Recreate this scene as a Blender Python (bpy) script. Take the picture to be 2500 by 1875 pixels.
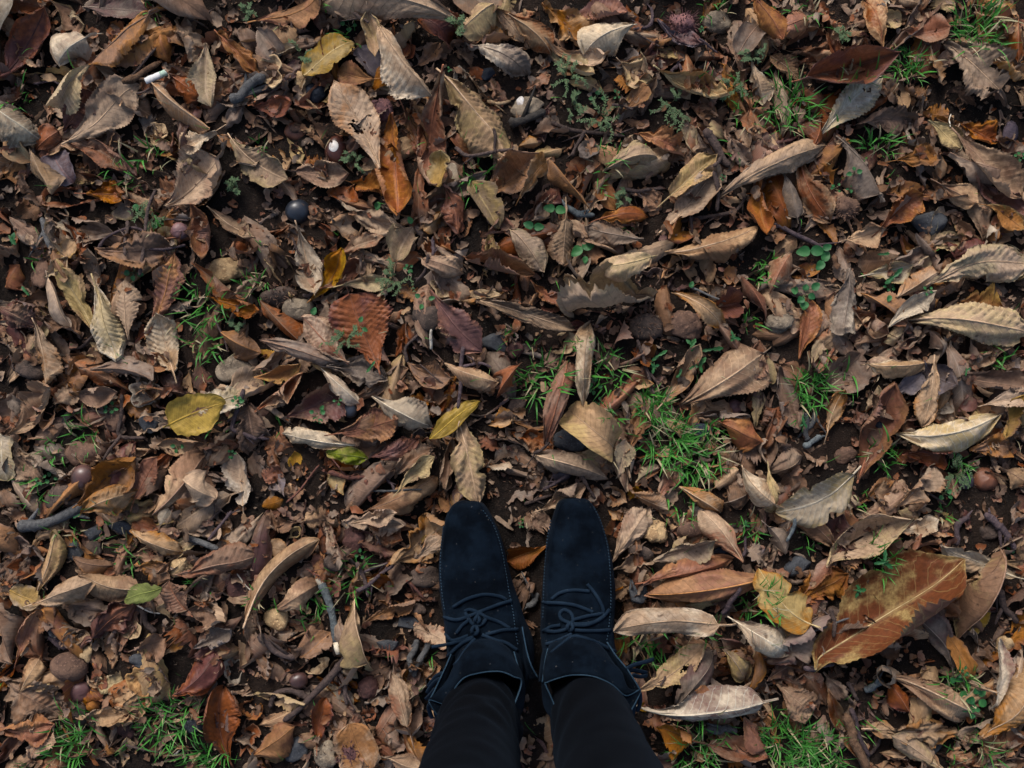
import bpy, bmesh, math, random
import numpy as np
from mathutils import Vector, Matrix
from mathutils.bvhtree import BVHTree

for o in list(bpy.data.objects):
    bpy.data.objects.remove(o, do_unlink=True)
scene = bpy.context.scene
COL = scene.collection

# ------------------------------------------------------------------ camera
CAM_H = 1.38
PITCH = math.radians(2.0)
HFOV = math.radians(50.0)
cam_data = bpy.data.cameras.new("camera")
cam_data.sensor_fit = 'HORIZONTAL'
cam_data.angle = HFOV
cam_data.clip_start = 0.02
cam_data.clip_end = 500.0
cam = bpy.data.objects.new("camera", cam_data)
cam.location = (0, 0, CAM_H)
cam.rotation_euler = (PITCH, 0, 0)
COL.objects.link(cam)
scene.camera = cam

# ------------------------------------------------------------------ sky and sun (overcast late afternoon)
SUN_EL, SUN_AZ = 42.0, -20.0          # azimuth from +Y (ahead of the camera) towards +X
world = bpy.data.worlds.new("World")
scene.world = world
world.use_nodes = True
wn, wl = world.node_tree.nodes, world.node_tree.links
wn.clear()
sky = wn.new('ShaderNodeTexSky')
sky.sky_type = 'NISHITA'
sky.sun_disc = False
sky.sun_elevation = math.radians(SUN_EL)
sky.sun_rotation = math.radians(SUN_AZ)
sky.dust_density = 4.0
hs = wn.new('ShaderNodeHueSaturation')
hs.inputs['Saturation'].default_value = 1.05
bg = wn.new('ShaderNodeBackground')
bg.inputs['Strength'].default_value = 0.078
wo = wn.new('ShaderNodeOutputWorld')
wl.new(sky.outputs[0], hs.inputs['Color'])
wl.new(hs.outputs[0], bg.inputs['Color'])
wl.new(bg.outputs[0], wo.inputs[0])
sun_d = bpy.data.lights.new("sun", 'SUN')
sun_d.energy = 1.15
sun_d.angle = math.radians(18)
sun_d.color = (1.0, 0.985, 0.97)
sun = bpy.data.objects.new("sun", sun_d)
sun.rotation_euler = (math.radians(90 - SUN_EL), 0, math.radians(180 - SUN_AZ))
sun.location = (0.5, 1, 5)
COL.objects.link(sun)

scene.view_settings.view_transform = 'Standard'
scene.view_settings.look = 'None'
scene.view_settings.exposure = 1.38
scene.view_settings.gamma = 1.0
scene.view_settings.use_curve_mapping = False
scene.cycles.use_denoising = True
scene.cycles.max_bounces = 4
scene.cycles.diffuse_bounces = 2
scene.cycles.transmission_bounces = 3

# ------------------------------------------------------------------ photograph pixel -> place on the ground
FPX = 1250.0 / math.tan(HFOV / 2)
CP, SP = math.cos(PITCH), math.sin(PITCH)
def ray(X, Y):
    dx, dy, dz = (X - 1250.0) / FPX, -(Y - 937.5) / FPX, -1.0
    return Vector((dx, dy * CP - dz * SP, dy * SP + dz * CP))
def P(X, Y, h=0.02):
    d = ray(X, Y)
    t = (h - CAM_H) / d.z
    return Vector((d.x * t, d.y * t, h))
K = 625.0 / 1659.0
def src(c, r, x, y):
    return (625.0 * c + x * K, 625.0 * r + y * K)
MPP = CAM_H / FPX                    # metres per photograph pixel on the ground

def tag(o, label=None, cat=None, group=None, kind=None):
    if label: o['label'] = label
    if cat: o['category'] = cat
    if group: o['group'] = group
    if kind: o['kind'] = kind
    return o
def link(name, mesh, parent=None, loc=None):
    o = bpy.data.objects.new(name, mesh)
    COL.objects.link(o)
    if loc is not None: o.location = loc
    if parent is not None: o.parent = parent
    return o
def empty(name, loc):
    o = bpy.data.objects.new(name, None)
    o.empty_display_size = 0.02
    o.location = loc
    COL.objects.link(o)
    return o

# ------------------------------------------------------------------ materials
def nt(name):
    m = bpy.data.materials.new(name)
    m.use_nodes = True
    n, l = m.node_tree.nodes, m.node_tree.links
    n.clear()
    out = n.new('ShaderNodeOutputMaterial')
    b = n.new('ShaderNodeBsdfPrincipled')
    l.new(b.outputs[0], out.inputs[0])
    return m, n, l, b, out
def mathn(n, l, op, a, b=None, c=None):
    m = n.new('ShaderNodeMath'); m.operation = op
    for i, v in enumerate((a, b, c)):
        if v is None: continue
        if isinstance(v, (int, float)): m.inputs[i].default_value = v
        else: l.new(v, m.inputs[i])
    return m.outputs[0]
def mixc(n, l, fac, a, b, mode='MIX'):
    m = n.new('ShaderNodeMix'); m.data_type = 'RGBA'; m.blend_type = mode
    for s, v in ((m.inputs[0], fac), (m.inputs[6], a), (m.inputs[7], b)):
        if isinstance(v, (int, float)): s.default_value = v
        elif isinstance(v, tuple): s.default_value = (*v[:3], 1)
        else: l.new(v, s)
    return m.outputs[2]
def ramp(n, l, val, lo, hi):
    m = n.new('ShaderNodeMapRange'); m.interpolation_type = 'SMOOTHSTEP'
    m.inputs['From Min'].default_value = lo; m.inputs['From Max'].default_value = hi
    l.new(val, m.inputs['Value'])
    return m.outputs[0]
def noise(n, l, vec, scale, detail=4, rough=0.6, w=None):
    t = n.new('ShaderNodeTexNoise')
    t.inputs['Scale'].default_value = scale
    t.inputs['Detail'].default_value = detail
    t.inputs['Roughness'].default_value = rough
    if w is not None:
        t.noise_dimensions = '4D'
        l.new(w, t.inputs['W'])
    l.new(vec, t.inputs['Vector'])
    return t.outputs['Fac']

TONE = {'p': (0.55, 0.45, 0.325), 't': (0.40, 0.268, 0.163), 'k': (0.385, 0.287, 0.138), 'b': (0.225, 0.130, 0.080),
        'g': (0.225, 0.167, 0.124), 'o': (0.31, 0.135, 0.038), 'r': (0.225, 0.078, 0.034), 'm': (0.115, 0.046, 0.040),
        'd': (0.055, 0.034, 0.024), 'y': (0.37, 0.22, 0.042), 'Y': (0.37, 0.235, 0.016), 'v': (0.155, 0.13, 0.145),
        'n': (0.15, 0.18, 0.028), 'x': (0.155, 0.060, 0.032)}
LEAFM = {}
NVEIN = 15.0
def leaf_mat(code):
    a, b = code[0], (code[1] if len(code) > 1 else code[0])
    key = a + b
    if key in LEAFM: return LEAFM[key]
    A, B = TONE[a], TONE[b]
    if a == b: B = tuple(c * 0.72 for c in A)
    m, n, l, bs, out = nt("leaf_" + a + ("_pale" if b.isupper() else "_") + b)
    uv = n.new('ShaderNodeUVMap'); uv.uv_map = 'leaf'
    fl = n.new('ShaderNodeUVMap'); fl.uv_map = 'flat'
    at = n.new('ShaderNodeAttribute'); at.attribute_name = 'rnd'
    rnd = at.outputs['Fac']
    w = mathn(n, l, 'MULTIPLY', rnd, 97.0)
    sx = n.new('ShaderNodeSeparateXYZ'); l.new(uv.outputs[0], sx.inputs[0])
    u, v = sx.outputs[0], sx.outputs[1]
    e = mathn(n, l, 'ABSOLUTE', mathn(n, l, 'MULTIPLY_ADD', v, 2.0, -1.0))
    blot = noise(n, l, fl.outputs[0], 26.0, 5, 0.62, w)
    w2 = mathn(n, l, 'MULTIPLY', rnd, 231.0)
    fine = noise(n, l, fl.outputs[0], 170.0, 4, 0.65, w2)
    big = noise(n, l, fl.outputs[0], 9.0, 2, 0.5, w2)
    # dry edge and patchy second tone
    s = mathn(n, l, 'MULTIPLY_ADD', mathn(n, l, 'POWER', e, 3.0), 0.13, blot)
    s = mathn(n, l, 'MULTIPLY_ADD', big, 0.35, s)
    s = mathn(n, l, 'MULTIPLY_ADD', rnd, 0.10, s)
    mask = ramp(n, l, s, 0.74, 0.90) if a == 'x' else ramp(n, l, s, 0.68, 0.84)
    if key == 'Ym':                                                     # one blotch of red along the middle of the blade
        t_ = mathn(n, l, 'MULTIPLY_ADD', e, -1.1, mathn(n, l, 'MULTIPLY', noise(n, l, fl.outputs[0], 120.0, 4, 0.7, w), 0.9))
        t_ = mathn(n, l, 'SUBTRACT', t_, mathn(n, l, 'ABSOLUTE', mathn(n, l, 'MULTIPLY_ADD', u, 0.9, -0.56)))
        mask = ramp(n, l, t_, 0.22, 0.28)
    col = mixc(n, l, mask, A, B)
    # mottling
    mot = ramp(n, l, fine, 0.30, 0.72)
    col = mixc(n, l, mathn(n, l, 'MULTIPLY_ADD', mot, -0.7, 0.7), col, tuple(c * 0.42 for c in A))
    cloud = ramp(n, l, noise(n, l, fl.outputs[0], 48.0, 5, 0.7, w2), 0.38, 0.66)
    col = mixc(n, l, mathn(n, l, 'MULTIPLY', cloud, 0.27), col, (A[0] * .40, A[1] * .34, A[2] * .30))
    spot = ramp(n, l, noise(n, l, fl.outputs[0], 95.0, 2, 0.5, w), 0.67, 0.76)
    col = mixc(n, l, mathn(n, l, 'MULTIPLY', spot, 0.75), col, (0.045, 0.025, 0.016))
    # side veins, in step with the pleats of the blade
    c = mathn(n, l, 'MULTIPLY', mathn(n, l, 'MULTIPLY_ADD', e, -0.17, u), NVEIN)
    c = mathn(n, l, 'MULTIPLY_ADD', blot, 0.5, c)
    tri = mathn(n, l, 'ABSOLUTE', mathn(n, l, 'MULTIPLY_ADD', mathn(n, l, 'FRACT', c), 2.0, -1.0))
    vein = ramp(n, l, tri, 0.86, 0.97)
    midv = ramp(n, l, e, 0.07, 0.03)
    vm = mathn(n, l, 'MAXIMUM', vein, midv)
    vcol = mixc(n, l, 0.5, col, tuple(min(0.6, c_ * 1.5 + 0.02) for c_ in A))
    dark = mixc(n, l, 0.45, col, (0.06, 0.03, 0.015))
    veincol = mixc(n, l, ramp(n, l, rnd, 0.45, 0.55), dark, vcol)
    if a == 'x': veincol = mixc(n, l, 0.6, TONE['k'], col)
    col = mixc(n, l, mathn(n, l, 'MULTIPLY', vm, 0.6), col, veincol)
    # underside paler, each leaf slightly lighter or darker
    geo = n.new('ShaderNodeNewGeometry')
    col = mixc(n, l, mathn(n, l, 'MULTIPLY', geo.outputs['Backfacing'], 0.22), col, tuple(0.5 * x + 0.14 for x in A))
    h2 = n.new('ShaderNodeHueSaturation')
    l.new(col, h2.inputs['Color'])
    l.new(mathn(n, l, 'MULTIPLY_ADD', mathn(n, l, 'FRACT', mathn(n, l, 'MULTIPLY', rnd, 13.7)), 0.46, 0.76), h2.inputs['Value'])
    l.new(mathn(n, l, 'MULTIPLY_ADD', mathn(n, l, 'FRACT', mathn(n, l, 'MULTIPLY', rnd, 7.3)), 0.3, 0.85), h2.inputs['Saturation'])
    col = h2.outputs[0]
    l.new(col, bs.inputs['Base Color'])
    bs.inputs['Roughness'].default_value = 0.5 if a in 'mrdY' else 0.66
    bs.inputs['Specular IOR Level'].default_value = 0.2
    hgt = mathn(n, l, 'MULTIPLY_ADD', vm, 0.5, mathn(n, l, 'MULTIPLY', fine, 0.8))
    bp = n.new('ShaderNodeBump'); bp.inputs['Strength'].default_value = 0.55; bp.inputs['Distance'].default_value = 0.0012
    l.new(hgt, bp.inputs['Height']); l.new(bp.outputs[0], bs.inputs['Normal'])
    tr = n.new('ShaderNodeBsdfTranslucent'); l.new(col, tr.inputs[0])
    ms = n.new('ShaderNodeMixShader'); ms.inputs[0].default_value = 0.12
    l.new(bs.outputs[0], ms.inputs[1]); l.new(tr.outputs[0], ms.inputs[2]); l.new(ms.outputs[0], out.inputs[0])
    LEAFM[key] = m
    return m

def noisy_mat(name, A, B, scale=60, rough=0.8, spec=0.3, bump=0.6, dist=0.002, C=None, lo=0.42, hi=0.62):
    m, n, l, bs, out = nt(name)
    tc = n.new('ShaderNodeTexCoord')
    oi = n.new('ShaderNodeObjectInfo')
    w = mathn(n, l, 'MULTIPLY', oi.outputs['Random'], 53.0)
    f1 = noise(n, l, tc.outputs['Object'], scale, 5, 0.62, w)
    f2 = noise(n, l, tc.outputs['Object'], scale * 5, 3, 0.6, w)
    col = mixc(n, l, ramp(n, l, f1, lo, hi), A, B)
    if C: col = mixc(n, l, ramp(n, l, f2, 0.55, 0.68), col, C)
    col = mixc(n, l, mathn(n, l, 'MULTIPLY', f2, 0.45), col, tuple(c * 0.35 for c in A))
    h2 = n.new('ShaderNodeHueSaturation'); l.new(col, h2.inputs['Color'])
    l.new(mathn(n, l, 'MULTIPLY_ADD', oi.outputs['Random'], 0.5, 0.75), h2.inputs['Value'])
    l.new(h2.outputs[0], bs.inputs['Base Color'])
    bs.inputs['Roughness'].default_value = rough
    bs.inputs['Specular IOR Level'].default_value = spec
    bp = n.new('ShaderNodeBump'); bp.inputs['Strength'].default_value = bump; bp.inputs['Distance'].default_value = dist
    l.new(mathn(n, l, 'ADD', f1, mathn(n, l, 'MULTIPLY', f2, 0.5)), bp.inputs['Height'])
    l.new(bp.outputs[0], bs.inputs['Normal'])
    return m

# ------------------------------------------------------------------ small mesh helpers
def smooth(me):
    me.polygons.foreach_set('use_smooth', np.ones(len(me.polygons), dtype=bool))
def mesh_from(name, V, F, mat, sm=True):
    me = bpy.data.meshes.new(name)
    me.from_pydata([tuple(v) for v in V], [], F)
    if mat is not None: me.materials.append(mat)
    if sm: smooth(me)
    me.update()
    return me
def catmull(pts, per=8):
    pts = [np.array(p, float) for p in pts]
    if len(pts) < 3:
        a, b = pts[0], pts[-1]
        return np.array([a + (b - a) * t for t in np.linspace(0, 1, per + 1)])
    q = [2 * pts[0] - pts[1]] + pts + [2 * pts[-1] - pts[-2]]
    out = []
    for i in range(1, len(q) - 2):
        p0, p1, p2, p3 = q[i - 1], q[i], q[i + 1], q[i + 2]
        for k in range(per):
            t = k / per
            out.append(0.5 * ((2 * p1) + (-p0 + p2) * t + (2 * p0 - 5 * p1 + 4 * p2 - p3) * t * t + (-p0 + 3 * p1 - 3 * p2 + p3) * t ** 3))
    out.append(pts[-1])
    return np.array(out)
def tube(path, rad, seg=7, cap=True, flat=1.0):
    """verts, faces of a tube along path (n,3); rad scalar or (n,); flat squashes it vertically"""
    path = np.asarray(path, float); n = len(path)
    rad = np.full(n, rad) if np.isscalar(rad) else np.asarray(rad, float)
    T = np.gradient(path, axis=0); T /= (np.linalg.norm(T, axis=1, keepdims=True) + 1e-12)
    ref = np.array([0, 0, 1.0])
    V = []
    for i in range(n):
        s = np.cross(T[i], ref)
        if np.linalg.norm(s) < 1e-3: s = np.cross(T[i], np.array([0, 1.0, 0]))
        s /= np.linalg.norm(s); q = np.cross(s, T[i])
        for k in range(seg):
            a = 2 * math.pi * k / seg
            V.append(path[i] + rad[i] * (s * math.cos(a) + q * math.sin(a) * flat))
    F = []
    for i in range(n - 1):
        for k in range(seg):
            k2 = (k + 1) % seg
            F.append((i * seg + k, i * seg + k2, (i + 1) * seg + k2, (i + 1) * seg + k))
    if cap:
        F.append(tuple(range(seg - 1, -1, -1))); F.append(tuple((n - 1) * seg + k for k in range(seg)))
    return np.array(V), F
class Acc:
    def __init__(s): s.V, s.F, s.n = [], [], 0
    def add(s, V, F):
        s.V.append(np.asarray(V, float)); s.F += [tuple(i + s.n for i in f) for f in F]; s.n += len(V)
    def mesh(s, name, mat, sm=True): return mesh_from(name, np.concatenate(s.V), s.F, mat, sm)
def nz(rng, k=4, f=3.0):
    """a smooth random function of two variables"""
    A = rng.normal(0, 1, (k, 2)) * f; ph = rng.uniform(0, 6.28, k); am = rng.uniform(0.4, 1, k)
    am /= am.sum()
    return lambda x, y: sum(am[i] * np.sin(A[i, 0] * x + A[i, 1] * y + ph[i]) for i in range(k))

# ------------------------------------------------------------------ the height the litter has reached so far
HX0, HY0, HC = -0.95, -0.75, 0.004
HN, HM = 475, 375
HM_ = np.zeros((HN, HM))
def ground_z(x, y):
    return (0.006 * np.sin(7.1 * x + 1.3) * np.sin(6.3 * y + 0.4) + 0.004 * np.sin(17 * x + 2 * y) * np.cos(15 * y - 3 * x)
            + 0.0025 * np.sin(41 * x - 13 * y) * np.sin(37 * y + 9 * x))
_gx = HX0 + (np.arange(HN) + 0.5) * HC; _gy = HY0 + (np.arange(HM) + 0.5) * HC
HM_[:] = ground_z(_gx[:, None], _gy[None, :])
def cells(x, y):
    return np.clip(((x - HX0) / HC).astype(int), 0, HN - 1), np.clip(((y - HY0) / HC).astype(int), 0, HM - 1)
def drop(V, q, sink=0.0, cap=0.07):
    """rest points V (n,3; z relative) on the litter; returns the lift and records them"""
    i, j = cells(V[:, 0], V[:, 1])
    need = HM_[i, j] - V[:, 2]
    dz = min(np.quantile(need, q), cap) - sink
    np.maximum.at(HM_, (i, j), V[:, 2] + dz)
    return dz
def litter_z(x, y, r=0.012):
    i, j = cells(np.array([x - r, x, x + r, x, x]), np.array([y, y - r, y, y + r, y]))
    return float(np.median(HM_[i, j]))

# ------------------------------------------------------------------ one leaf blade
PROF = {'c': ([0, .06, .16, .3, .45, .6, .72, .82, .9, .96, 1], [.04, .09, .22, .48, .76, .97, 1, .82, .46, .17, 0.01]),
        'e': ([0, .05, .15, .3, .5, .7, .85, .94, 1], [.04, .28, .62, .9, 1, .88, .58, .28, 0.01]),
        'o': ([0, .04, .12, .28, .48, .7, .86, .95, 1], [.08, .42, .76, .98, 1, .9, .66, .38, 0.02]),
        'f': ([0, .03, .15, .4, .6, .8, .93, 1], [.35, .55, .8, .95, 1, .86, .75, .5])}
FORM = {  # curl of either half (rad), lengthwise bend, crumple (m), twist
    'F': (0.30, 0.30, 0.40, 0.0024, 0.35), 'D': (-1.5, -1.2, -0.9, 0.0046, 0.9), 'C': (1.5, 1.4, 0.8, 0.0034, 0.5),
    'T': (2.9, 2.3, 0.8, 0.0032, 0.8), 'R': (-2.2, -1.7, -0.9, 0.0034, 0.7), 'H': (2.4, 0.3, 0.7, 0.0034, 0.8),
    'K': (0.9, -0.7, 0.9, 0.0078, 1.1), 'P': (.1, .1, .2, .0020, .12), 'S': (1.6, 1.0, 1.2, 0.008, 1.0)}
def leaf_geo(L, W, shape, form, rng, nu=56, nv=16, hole=False):
    """blade lying along +x from the stalk (0,0,0), apparent width W; V, faces, uv, flat uv, midrib path"""
    u = np.linspace(0, 1, nu + 1); v = np.linspace(-1, 1, nv + 1)
    v = np.sign(v) * np.abs(v) ** 0.9
    px, py = PROF[shape]
    f = np.interp(u, px, py)
    k = np.array([0.25, 0.5, 0.25]); f[1:-1] = np.convolve(f, k, 'same')[1:-1]
    if nu > 20 and rng.random() < .22:                                                         # a broken-off end
        cut = rng.uniform(.72, .9); f = f * np.clip((cut + .03 - u) / .03, 0.02, 1) if rng.random() < .5 else f * np.clip((u - (1 - cut)) / .03 + 1, .05, 1)
    fs = []
    for side in (0, 1):
        g = f.copy()
        g *= 1 + 0.17 * nz(rng, 3, 6)(u, 0 * u) + 0.09 * nz(rng, 4, 28)(u, 0 * u)
        for _ in range(rng.integers(1, 6) if form in 'KSH' else rng.integers(0, 3)):       # bites out of the margin
            c0, wd, dp = rng.uniform(0.15, 0.9), rng.uniform(0.015, 0.05), rng.uniform(0.15, 0.5)
            g *= 1 - dp * np.exp(-((u - c0) / wd) ** 2)
        if nu >= 24 and shape in 'cf':                                                        # saw-toothed margin
            g *= 1 + 0.05 * np.where(np.arange(nu + 1) % 2 == 0, 1, -1) * rng.uniform(0.4, 1.2, nu + 1) * (u > .2)
        if shape == 'f': g *= 1 + 0.38 * rng.uniform(-1, 1, nu + 1)
        fs.append(np.clip(g, 0.004, None))
    kl, kr, bend, crum, tw = FORM[form]
    j = lambda s: rng.normal(1, s)
    if form == 'F':
        kl, kr = rng.normal(0.3, .95), rng.normal(0.25, .95); bend = rng.normal(0, .8)
    elif form == 'P':
        kl, kr = rng.normal(0.1, .22), rng.normal(0.05, .22); bend = rng.normal(0, .2)
    elif form == 'K':
        kl, kr = rng.normal(0.4, 1.0), rng.normal(0.0, 1.0); bend = rng.normal(0, .8)
    else:
        kl *= j(.2); kr *= j(.25); bend *= j(.6)
        if rng.random() < .5: kl, kr = kr, kl
    tw *= rng.normal(0, .8)
    crum *= 1.35 * (L / 0.12 if L < 0.12 else 1)
    vl, vr = nz(rng, 3, 4), nz(rng, 3, 4)
    KL = kl * (0.85 + 0.45 * vl(u, 0)); KR = kr * (0.85 + 0.45 * vr(u, 0))
    keel = rng.normal(.12, .08) if form == 'P' else rng.normal(.40, .28) * (1 if form in 'CTHFKS' else -1)
    c = nv // 2
    ex = rng.uniform(1.0, 2.6)
    X = np.zeros((nu + 1, nv + 1)); Z = np.zeros_like(X); S = np.zeros_like(X)
    for side, KK, g in ((1, KR, fs[1]), (-1, KL, fs[0])):
        x = np.zeros(nu + 1); z = np.zeros(nu + 1)
        for i in range(1, c + 1):
            a0, a1 = abs(v[c + side * (i - 1)]), abs(v[c + side * i])
            am = 0.5 * (a0 + a1)
            ph = keel + KK * (am * g) ** ex
            ds = (a1 - a0) * g
            x = x + np.cos(ph) * ds; z = z + np.sin(ph) * ds
            X[:, c + side * i] = side * x; Z[:, c + side * i] = z; S[:, c + side * i] = side * a1 * g
    app = (X.max(axis=1) - X.min(axis=1)).max()
    sc = min(W / max(app, 0.35), W * 1.25)
    X *= sc; Z *= sc; S *= sc
    # pleats between the side veins, creases, wavy edge
    U = np.repeat(u[:, None], nv + 1, 1); VV = np.repeat(v[None, :], nu + 1, 0); E = np.abs(VV)
    cc = (U - 0.17 * E) * NVEIN + .35 * nz(rng, 3, 5)(U, VV)
    tri = np.abs(2 * (cc - np.floor(cc)) - 1)
    pl = rng.uniform(0.3, 1.4) * (0.0019 if shape in 'cf' else 0.0005) * min(1.4, W / 0.04)
    Z += pl * (tri - .5) * np.sqrt(E) * 2 * (f[:, None] + .1)
    n1, n2, n3 = nz(rng, 4, 5), nz(rng, 4, 11), nz(rng, 3, 20)
    Z += crum * (n1(U * 1.5, VV) + 0.6 * n2(U, VV * .6) + 0.30 * n3(U, VV * .5)) * (0.25 + E)
    n4, n5 = nz(rng, 3, 5), nz(rng, 4, 12)
    Z += crum * (1.5 * (.32 - np.abs(n4(U * 1.4, VV * .8))) + .8 * (.3 - np.abs(n5(U, VV * .7)))) * (0.15 + E)
    X += crum * 0.5 * n2(U + 3, VV) * E
    Z += (0.035 * W) * nz(rng, 3, 13)(U, np.sign(VV)) * E ** 3 * 2
    # twist about the midrib, then bend along the length
    t = tw * (U - .4) + rng.normal(0, 0.26)
    X, Z = X * np.cos(t) - Z * np.sin(t), X * np.sin(t) + Z * np.cos(t)
    psi = bend * (u - 0.45) * 1.7 * (1 + 0.5 * nz(rng, 2, 4)(u, 0 * u)) + 0.18 * nz(rng, 3, 7)(u, 0 * u + 2)
    psi = np.clip(psi + rng.normal(0, .8) * np.clip((u - .78) / .22, 0, 1) - rng.normal(0, .5) * np.clip((.2 - u) / .2, 0, 1), -1.2, 1.2)
    sway = rng.normal(0, 0.35) * (u - .5) + 0.10 * nz(rng, 2, 5)(u, 0 * u)
    du = 1.0 / nu
    ax = np.concatenate([[0], np.cumsum((np.cos(psi) * np.cos(sway))[:-1] * du)])
    ay = np.concatenate([[0], np.cumsum((np.cos(psi) * np.sin(sway))[:-1] * du)])
    az = np.concatenate([[0], np.cumsum(np.sin(psi)[:-1] * du)])
    a2 = math.atan2(ay[-1], ax[-1]); ch = max(.55, math.hypot(ax[-1], ay[-1]))
    ax, ay = (ax * math.cos(-a2) - ay * math.sin(-a2)) / ch, (ax * math.sin(-a2) + ay * math.cos(-a2)) / ch
    az = az / ch
    sp, cp_ = np.sin(psi)[:, None], np.cos(psi)[:, None]
    ss, cs = np.sin(sway - a2)[:, None], np.cos(sway - a2)[:, None]
    PX = L * ax[:, None] - Z * sp * cs - X * ss
    PY = L * ay[:, None] + X * cs - Z * sp * ss
    PZ = L * az[:, None] + Z * cp_
    V = np.stack([PX, PY, PZ], -1).reshape(-1, 3)
    uvs = np.stack([U, VV * .5 + .5], -1).reshape(-1, 2)
    flat = np.stack([U * L, S], -1).reshape(-1, 2)
    dead = np.zeros((nu, nv), bool)
    if hole:
        for _ in range(hole if isinstance(hole, int) else 1):
            hu, hv, hr = rng.uniform(.35, .8), rng.uniform(-.55, .55), rng.uniform(.25, .5)
            cu = (np.arange(nu) + .5) / nu; cv = .5 * (v[1:] + v[:-1])
            dead |= ((cu[:, None] - hu) * L / (W * .5)) ** 2 + (cv[None, :] - hv) ** 2 < (hr * (1 + .3 * rng.normal(0, 1, (nu, nv)))) ** 2 * .35
    r = nv + 1
    F = [(i * r + jj, (i + 1) * r + jj, (i + 1) * r + jj + 1, i * r + jj + 1) for i in range(nu) for jj in range(nv) if not dead[i, jj]]
    rib = V.reshape(nu + 1, nv + 1, 3)[:, c].copy()
    return V, F, uvs, flat, rib

def leaf_mesh(name, V, F, uvs, flat, rnd, mats, midx=None):
    me = bpy.data.meshes.new(name)
    Fa = np.asarray(F, dtype=np.int32)
    me.vertices.add(len(V)); me.vertices.foreach_set('co', np.asarray(V, np.float32).ravel())
    me.loops.add(Fa.size); me.loops.foreach_set('vertex_index', Fa.ravel())
    me.polygons.add(len(Fa)); me.polygons.foreach_set('loop_start', np.arange(0, Fa.size, 4, dtype=np.int32))
    for nme, dat in (('leaf', uvs), ('flat', flat)):
        lay = me.uv_layers.new(name=nme)
        lay.data.foreach_set('uv', np.asarray(dat, np.float32)[Fa.ravel()].ravel())
    a = me.attributes.new('rnd', 'FLOAT', 'POINT')
    a.data.foreach_set('value', (np.full(len(V), rnd) if np.isscalar(rnd) else rnd).astype(np.float32))
    for m in mats: me.materials.append(m)
    if midx is not None: me.polygons.foreach_set('material_index', np.asarray(midx, np.int32))
    smooth(me)
    me.update(calc_edges=True)
    return me
def place(V, x, y, ang):
    ca, sa = math.cos(ang), math.sin(ang)
    o = V.copy()
    o[:, 0] = V[:, 0] * ca - V[:, 1] * sa + x
    o[:, 1] = V[:, 0] * sa + V[:, 1] * ca + y
    return o
class Litter:
    """many small pieces of leaf that nobody could count, one mesh"""
    def __init__(s): s.V, s.F, s.uv, s.fl, s.r, s.mi, s.mats, s.n = [], [], [], [], [], [], [], 0
    def add(s, V, F, uv, fl, rnd, code):
        m = leaf_mat(code)
        if m not in s.mats: s.mats.append(m)
        s.V.append(V); s.F.append(np.asarray(F) + s.n); s.uv.append(uv); s.fl.append(fl); s.r.append(np.full(len(V), rnd))
        s.mi.append(np.full(len(F), s.mats.index(m))); s.n += len(V)
    def build(s, name):
        return link(name, leaf_mesh(name, np.concatenate(s.V), np.concatenate(s.F), np.concatenate(s.uv), np.concatenate(s.fl),
                                    np.concatenate(s.r), s.mats, np.concatenate(s.mi)))

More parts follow.
